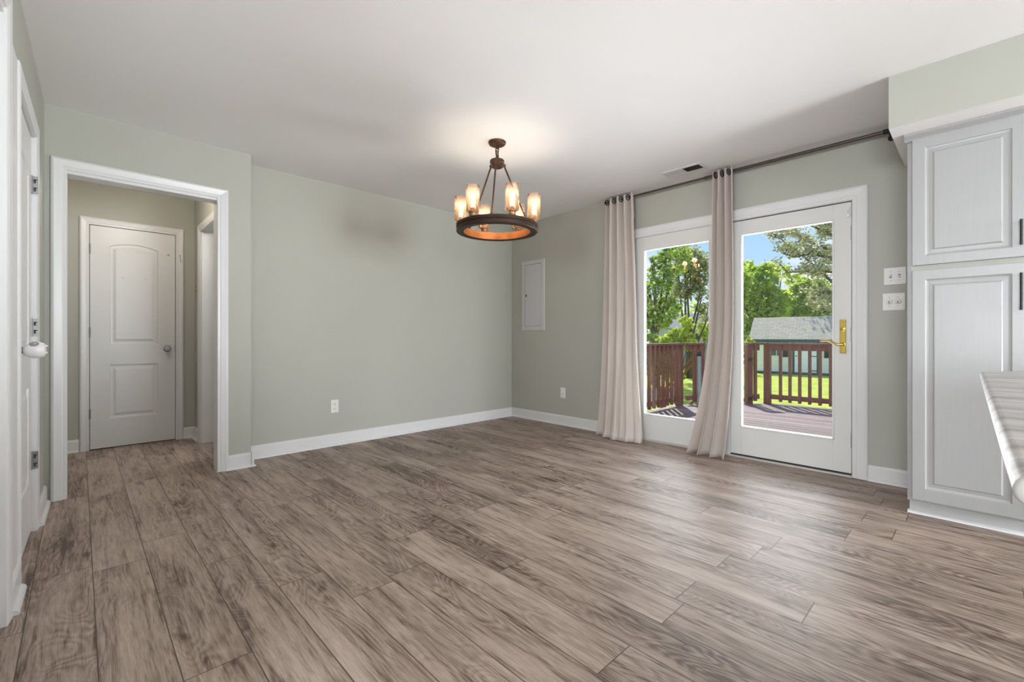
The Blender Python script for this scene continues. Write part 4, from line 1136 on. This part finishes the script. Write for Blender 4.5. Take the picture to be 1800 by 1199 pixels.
# neighbour's house and board fence
NH = at(1238, 593, 48); nh = thing('neighbour_house', 'grey neighbouring house half hidden by trees behind the railing', 'house', (NH.x, NH.y, GZ))
MAT_NH = siding_mat('grey_siding', (0.42, 0.45, 0.50), 0.16)
b = new(); obox(b, Vector((NH.x, NH.y, 0.55)) + FWD * 3, RGT, 4.0, 3.0, 1.45); obj('house_wall', b, MAT_NH, nh)
b = new()
for sgn in (1,):
    c0 = Vector((NH.x, NH.y, 2.0)) + FWD * 3
    A = [c0 + RGT * a * 4.3 + FWD * q * 3.3 for a in (-1, 1) for q in (-1, 1)]
    rdg = [c0 + RGT * a * 4.3 + Vector((0, 0, 1.7)) for a in (-1, 1)]
    va = [b.verts.new(p) for p in A]; vr = [b.verts.new(p) for p in rdg]
    b.faces.new((va[0], va[2], vr[1], vr[0])); b.faces.new((va[1], vr[0], vr[1], va[3])); b.faces.new((va[0], vr[0], va[1])); b.faces.new((va[2], va[3], vr[1])); b.faces.new((va[0], va[1], va[3], va[2]))
obj('house_roof', b, M('house_roof_grey', (0.25, 0.25, 0.27), 0.9), nh)
for a in (-0.9, 1.1):
    b = new(); obox(b, Vector((NH.x, NH.y, 0.9)) + RGT * a, RGT, 0.42, 0.06, 0.6); wf = obj('window', b, MAT_TRIM, nh)
    b = new(); obox(b, Vector((NH.x, NH.y, 0.9)) + RGT * a - FWD * 0.05, RGT, 0.34, 0.03, 0.52); obj('window_pane', b, MAT_SLOT, wf)
f0, f1 = at(1100, 650, 26.5), at(1290, 650, 26.5)
fe = thing('board_fence', 'weathered grey board fence beyond the left railing', 'fence', ((f0.x + f1.x) / 2, (f0.y + f1.y) / 2, GZ))
MAT_FENCE = M('grey_fence_wood', (0.24, 0.25, 0.26), 0.8, scale=4, col2=(0.38, 0.39, 0.40), stretch=(8, 8, 0.6))
b = new(); d_ = (f1 - f0); n = int(d_.length / 0.15); d_.normalize()
for i in range(n):
    c = f0 + d_ * (0.15 * (i + 0.5)); obox(b, (c.x, c.y, GZ + 0.72), d_, 0.07, 0.012, 0.72 + 0.01 * math.sin(i * 2.1))
obj('fence_board', b, MAT_FENCE, fe)
b = new()
for z in (0.3, 1.15): c = (f0 + f1) / 2 + FWD * 0.04; obox(b, (c.x, c.y, GZ + z), d_, (f1 - f0).length / 2, 0.025, 0.045)
obj('fence_rail', b, MAT_FENCE, fe)

# ---- trees
def leaf_mesh(name, centers, size, m, parent, rng, droop=0.0, needle=False):
    """one folded leaf of two faces at every centre"""
    n = len(centers)
    sz = size * rng.uniform(0.6, 1.25, n)
    d = rng.normal(size=(n, 3)); d[:, 2] = d[:, 2] * 0.5 - droop; d /= np.linalg.norm(d, axis=1)[:, None]
    r = rng.normal(size=(n, 3)); s = np.cross(d, r); s /= np.linalg.norm(s, axis=1)[:, None]
    nn = np.cross(d, s)
    w = 0.09 if needle else 0.36
    v = np.empty((n, 4, 3))
    v[:, 0] = centers - d * sz[:, None] * 0.5
    v[:, 2] = centers + d * sz[:, None] * 0.5
    v[:, 1] = centers + s * sz[:, None] * w + nn * sz[:, None] * 0.10
    v[:, 3] = centers - s * sz[:, None] * w + nn * sz[:, None] * 0.10
    off = np.array(world_loc(parent))
    v = (v - off).reshape(-1, 3)
    idx = np.arange(n)[:, None] * 4
    f = np.concatenate([idx + [0, 1, 2], idx + [0, 2, 3]], axis=0)
    me = bpy.data.meshes.new(name)
    me.from_pydata(v.tolist(), [], f.tolist()); me.update()
    me.materials.append(m)
    o = bpy.data.objects.new(name, me); COL.objects.link(o); o.parent = parent
    return o

def clumps(rng, blobs, n, per=26, spread=0.16, shell=0.55):
    """leaf centres gathered in clumps inside ellipsoids (c, radii)"""
    vol = np.array([r[0] * r[1] * r[2] for c, r in blobs]) ** 0.75
    vol /= vol.sum()
    out = []
    for (c, r), wgt in zip(blobs, vol):
        k = max(2, int(n * wgt / per))
        d = rng.normal(size=(k, 3)); d /= np.linalg.norm(d, axis=1)[:, None]
        rad = rng.uniform(shell, 1.0, k) ** 0.6
        cc = np.array(c) + d * rad[:, None] * np.array(r)
        q = np.repeat(cc, per, axis=0)
        q = q + rng.normal(size=q.shape) * (np.array(r).mean() * spread)
        out.append(q)
    return np.concatenate(out)

def tree(label, base, blobs, n, leaf, m, rt, seed, stems=None, cat='tree', group='trees beyond the deck', name='leafy_tree', shell=0.5, spread=0.16):
    rng = np.random.default_rng(seed); rnd = random.Random(seed)
    t = thing(name, label, cat, (base.x, base.y, GZ), group)
    b = new()
    base = Vector((base.x, base.y, GZ - 0.05))
    top = sum((Vector(c) for c, r in blobs), Vector()) / len(blobs)
    if stems is None:
        k = base.lerp(top, 0.45); k.x = base.x * 0.7 + k.x * 0.3; k.y = base.y * 0.7 + k.y * 0.3
        tube(b, [base, base.lerp(k, 0.5), k, top], [rt * 1.25, rt, rt * 0.85, rt * 0.4], 10)
        starts = [k]
    else:
        starts = []
        for s in stems:
            s = Vector(s); m1 = base.lerp(s, 0.4) + Vector((rnd.uniform(-.1, .1), rnd.uniform(-.1, .1), 0.15))
            tube(b, [base + Vector((rnd.uniform(-.12, .12), rnd.uniform(-.12, .12), 0)), m1, base.lerp(s, 0.72) + Vector((rnd.uniform(-.15, .15), rnd.uniform(-.15, .15), 0)), s], [rt, rt * 0.75, rt * 0.5, rt * 0.2], 8)
            starts.append(m1.lerp(s, 0.4))
    obj('trunk', b, MAT_BARK, t, smooth=True)
    b = new()
    for c, r in blobs:
        c = Vector(c); s = min(starts, key=lambda q: (q - c).length)
        tube(b, [s, s.lerp(c, 0.55) + Vector((0, 0, 0.12 * r[2])), c], [rt * 0.5, rt * 0.32, rt * 0.12], 7)
        for _ in range(3):
            e = c + Vector((rnd.uniform(-1, 1) * r[0], rnd.uniform(-1, 1) * r[1], rnd.uniform(-0.2, 0.9) * r[2])) * 0.8
            q = s.lerp(c, rnd.uniform(0.5, 0.95)); tube(b, [q, q.lerp(e, 0.5) + Vector((0, 0, 0.1)), e], [rt * 0.22, rt * 0.14, rt * 0.05], 6)
    obj('branch', b, MAT_BARK, t, smooth=True)
    leaf_mesh('foliage', clumps(rng, blobs, n, shell=shell, spread=spread), leaf, m, t, rng)
    return t
def blob(px, py, dist, rpx, rpy=None):
    k = dist / 790.0
    return (tuple(at(px, py, dist)), (rpx * k, rpx * k, (rpy or rpx) * k))
def foot(px, dist): p = at(px, 593, dist); return Vector((p.x, p.y, GZ))

LEAF_DK = leaf_mat('maple_leaves', (0.14, 0.28, 0.04), (0.60, 0.70, 0.16))
LEAF_MID = leaf_mat('green_leaves', (0.22, 0.40, 0.05), (0.68, 0.78, 0.17))
LEAF_YEL = leaf_mat('yellow_green_leaves', (0.34, 0.50, 0.05), (0.78, 0.80, 0.17))
LEAF_OLV = leaf_mat('olive_leaves', (0.20, 0.24, 0.09), (0.56, 0.58, 0.28))
LEAF_PINE = leaf_mat('pine_needles', (0.30, 0.31, 0.15), (0.78, 0.76, 0.50), 0.5)

tree('tall dense green maple at left of the left glass pane', foot(1152, 18),
     [blob(1138, 560, 18, 22, 26), blob(1168, 545, 18.5, 24, 28), blob(1142, 510, 18, 20, 26), blob(1165, 490, 18.4, 20, 26), blob(1190, 455, 19, 20, 24), blob(1172, 448, 18.5, 16, 20), blob(1122, 525, 17.6, 22, 40), blob(1110, 480, 17.6, 24, 30), blob(1150, 462, 18.4, 12, 16)],
     5600, 0.155, LEAF_DK, 0.13, 11)
tree('sparse slender multi stemmed tree right of the maple', foot(1211, 21),
     [blob(1200, 470, 21, 26, 26), blob(1226, 480, 21.4, 24, 26), blob(1215, 445, 21, 24, 18), blob(1238, 505, 21, 16, 24), blob(1205, 512, 21.3, 24, 20), blob(1240, 460, 21.4, 16, 20), blob(1188, 520, 21, 18, 22), blob(1236, 548, 21, 16, 14)],
     3900, 0.15, LEAF_OLV, 0.075, 12,
     stems=[at(1192, 470, 21), at(1204, 452, 21.2), at(1214, 440, 21), at(1228, 462, 21.2), at(1240, 490, 21), at(1246, 530, 21)], shell=0.3, spread=0.22)
tree('low yellow green bush just above the left railing', foot(1198, 14.5), [blob(1196, 592, 14.5, 16, 16), blob(1212, 600, 14.3, 14, 14), blob(1182, 600, 14.6, 15, 15), blob(1203, 570, 14.6, 11, 14), blob(1165, 604, 14.8, 14, 13)], 2300, 0.13, LEAF_YEL, 0.04, 13, cat='bush', group='bushes beyond the deck', name='garden_bush')
tree('dark green bush low behind the left balusters', foot(1155, 16.8), [blob(1145, 640, 16.8, 22, 26), blob(1172, 645, 17, 20, 24), blob(1128, 630, 16.6, 20, 30), blob(1190, 648, 17.2, 13, 22), blob(1140, 606, 16.8, 22, 20)], 2600, 0.14, LEAF_DK, 0.05, 14, cat='bush', group='bushes beyond the deck', name='garden_bush')
tree('pale bush beside the grey neighbouring house', foot(1236, 24), [blob(1236, 578, 24, 13, 14), blob(1246, 590, 24, 10, 12)], 800, 0.17, LEAF_YEL, 0.05, 15, cat='bush', group='bushes beyond the deck', name='garden_bush')
tree('broad bright green tree behind the left end of shed', foot(1330, 31),
     [blob(1322, 500, 31, 26, 30), blob(1345, 490, 31.5, 22, 24), blob(1312, 545, 30.6, 28, 34), blob(1345, 535, 31, 28, 28), blob(1300, 510, 30.5, 24, 36), blob(1368, 530, 31.4, 20, 24), blob(1356, 556, 30.5, 24, 18), blob(1322, 580, 30, 22, 22), blob(1304, 590, 30, 18, 24)],
     9000, 0.27, LEAF_MID, 0.2, 16)
tree('green yellow tree above the middle of shed roof', foot(1410, 34),
     [blob(1400, 530, 34, 24, 26), blob(1425, 520, 34.5, 24, 24), blob(1448, 535, 34, 22, 26), blob(1412, 505, 34, 18, 16), blob(1440, 506, 34.3, 18, 14), blob(1460, 515, 34, 18, 20), blob(1388, 548, 33.6, 20, 20), blob(1430, 550, 33.6, 28, 18), blob(1478, 535, 34, 24, 26)],
     8200, 0.27, LEAF_MID, 0.2, 17)
tree('yellow green sprays between maple tops beside the pine', foot(1372, 38), [blob(1372, 478, 38, 16, 12), blob(1396, 492, 38, 14, 10), blob(1352, 474, 38, 14, 12), blob(1312, 470, 38, 14, 12)], 1400, 0.24, LEAF_YEL, 0.12, 18)
tree('small yellow green shrub at the left corner of shed', foot(1318, 23), [blob(1318, 606, 23, 7, 9), blob(1317, 594, 23, 4, 6), blob(1318, 628, 23, 8, 16)], 420, 0.13, LEAF_YEL, 0.03, 19, cat='bush', group='bushes beyond the deck', name='garden_bush')

# far line of trees closing the garden
rng = np.random.default_rng(31)
tl = thing('distant_treeline', 'hazy green line of far trees low behind house and shed', 'trees', tuple(foot(1350, 60)), kind='stuff')
bl = [blob(x, 566 + 10 * math.sin(x * 0.05), 60 + 3 * math.sin(x * 0.03), 30, 30) for x in range(640, 2300, 34)]
leaf_mesh('foliage', clumps(rng, bl, 13000, per=20, spread=0.25, shell=0.2), 0.62, LEAF_MID, tl, rng)

# pine with long bare boughs
pn = thing('pine_tree', 'tall open pine with long dark boughs above the shed', 'tree', tuple(foot(1480, 29)), 'trees beyond the deck')
rng = np.random.default_rng(5); rnd = random.Random(5)
b = new(); tube(b, [foot(1480, 29), at(1478, 560, 29), at(1474, 500, 29), at(1480, 440, 29), at(1486, 360, 29), at(1488, 300, 29)], [0.34, 0.3, 0.26, 0.22, 0.15, 0.06], 12); obj('trunk', b, MAT_BARK, pn, smooth=True)
boughs = [[(1475, 505), (1450, 485), (1425, 462), (1398, 438), (1372, 420), (1348, 413)], [(1476, 480), (1440, 476), (1405, 478), (1380, 479)], [(1479, 455), (1450, 436), (1420, 424), (1392, 408), (1366, 405)],
          [(1481, 425), (1452, 408), (1425, 396), (1400, 390)], [(1474, 520), (1450, 512), (1432, 522), (1426, 536)], [(1477, 462), (1452, 452), (1426, 446), (1398, 452), (1376, 446)],
          [(1484, 395), (1460, 385), (1430, 372), (1404, 366)], [(1483, 405), (1462, 396), (1446, 392)], [(1476, 530), (1458, 540), (1446, 552)], [(1484, 380), (1512, 366), (1545, 352)], [(1480, 440), (1510, 425), (1548, 415)], [(1478, 480), (1512, 470), (1550, 462)], [(1486, 350), (1462, 340), (1436, 338)]]
b = new(); cs = []
for bi, bo in enumerate(boughs):
    dz = rnd.uniform(-1.5, 1.5)
    P3 = [at(x, y, 29 + dz * (i / (len(bo) - 1))) for i, (x, y) in enumerate(bo)]
    tube(b, P3, [0.10 * (1 - 0.75 * i / (len(P3) - 1)) for i in range(len(P3))], 7)
    for i in range(len(P3) - 1):
        for _ in range(4):
            f = rnd.random()
            if i == 0 and f < 0.5: continue
            q = P3[i].lerp(P3[i + 1], f)
            e = q + Vector((rnd.uniform(-.9, .9), rnd.uniform(-.9, .9), rnd.uniform(-.15, .75)))
            tube(b, [q, q.lerp(e, 0.5) + Vector((0, 0, 0.05)), e], [0.03, 0.022, 0.01], 5)
            for g in (0.55, 0.8, 1.0):
                cc = q.lerp(e, g); k = 19
                cs.append(np.array(cc) + rng.normal(size=(k, 3)) * np.array([0.24, 0.24, 0.13]))
obj('branch', b, MAT_BARK, pn, smooth=True)
leaf_mesh('foliage', np.concatenate(cs), 0.20, LEAF_PINE, pn, rng, needle=False)
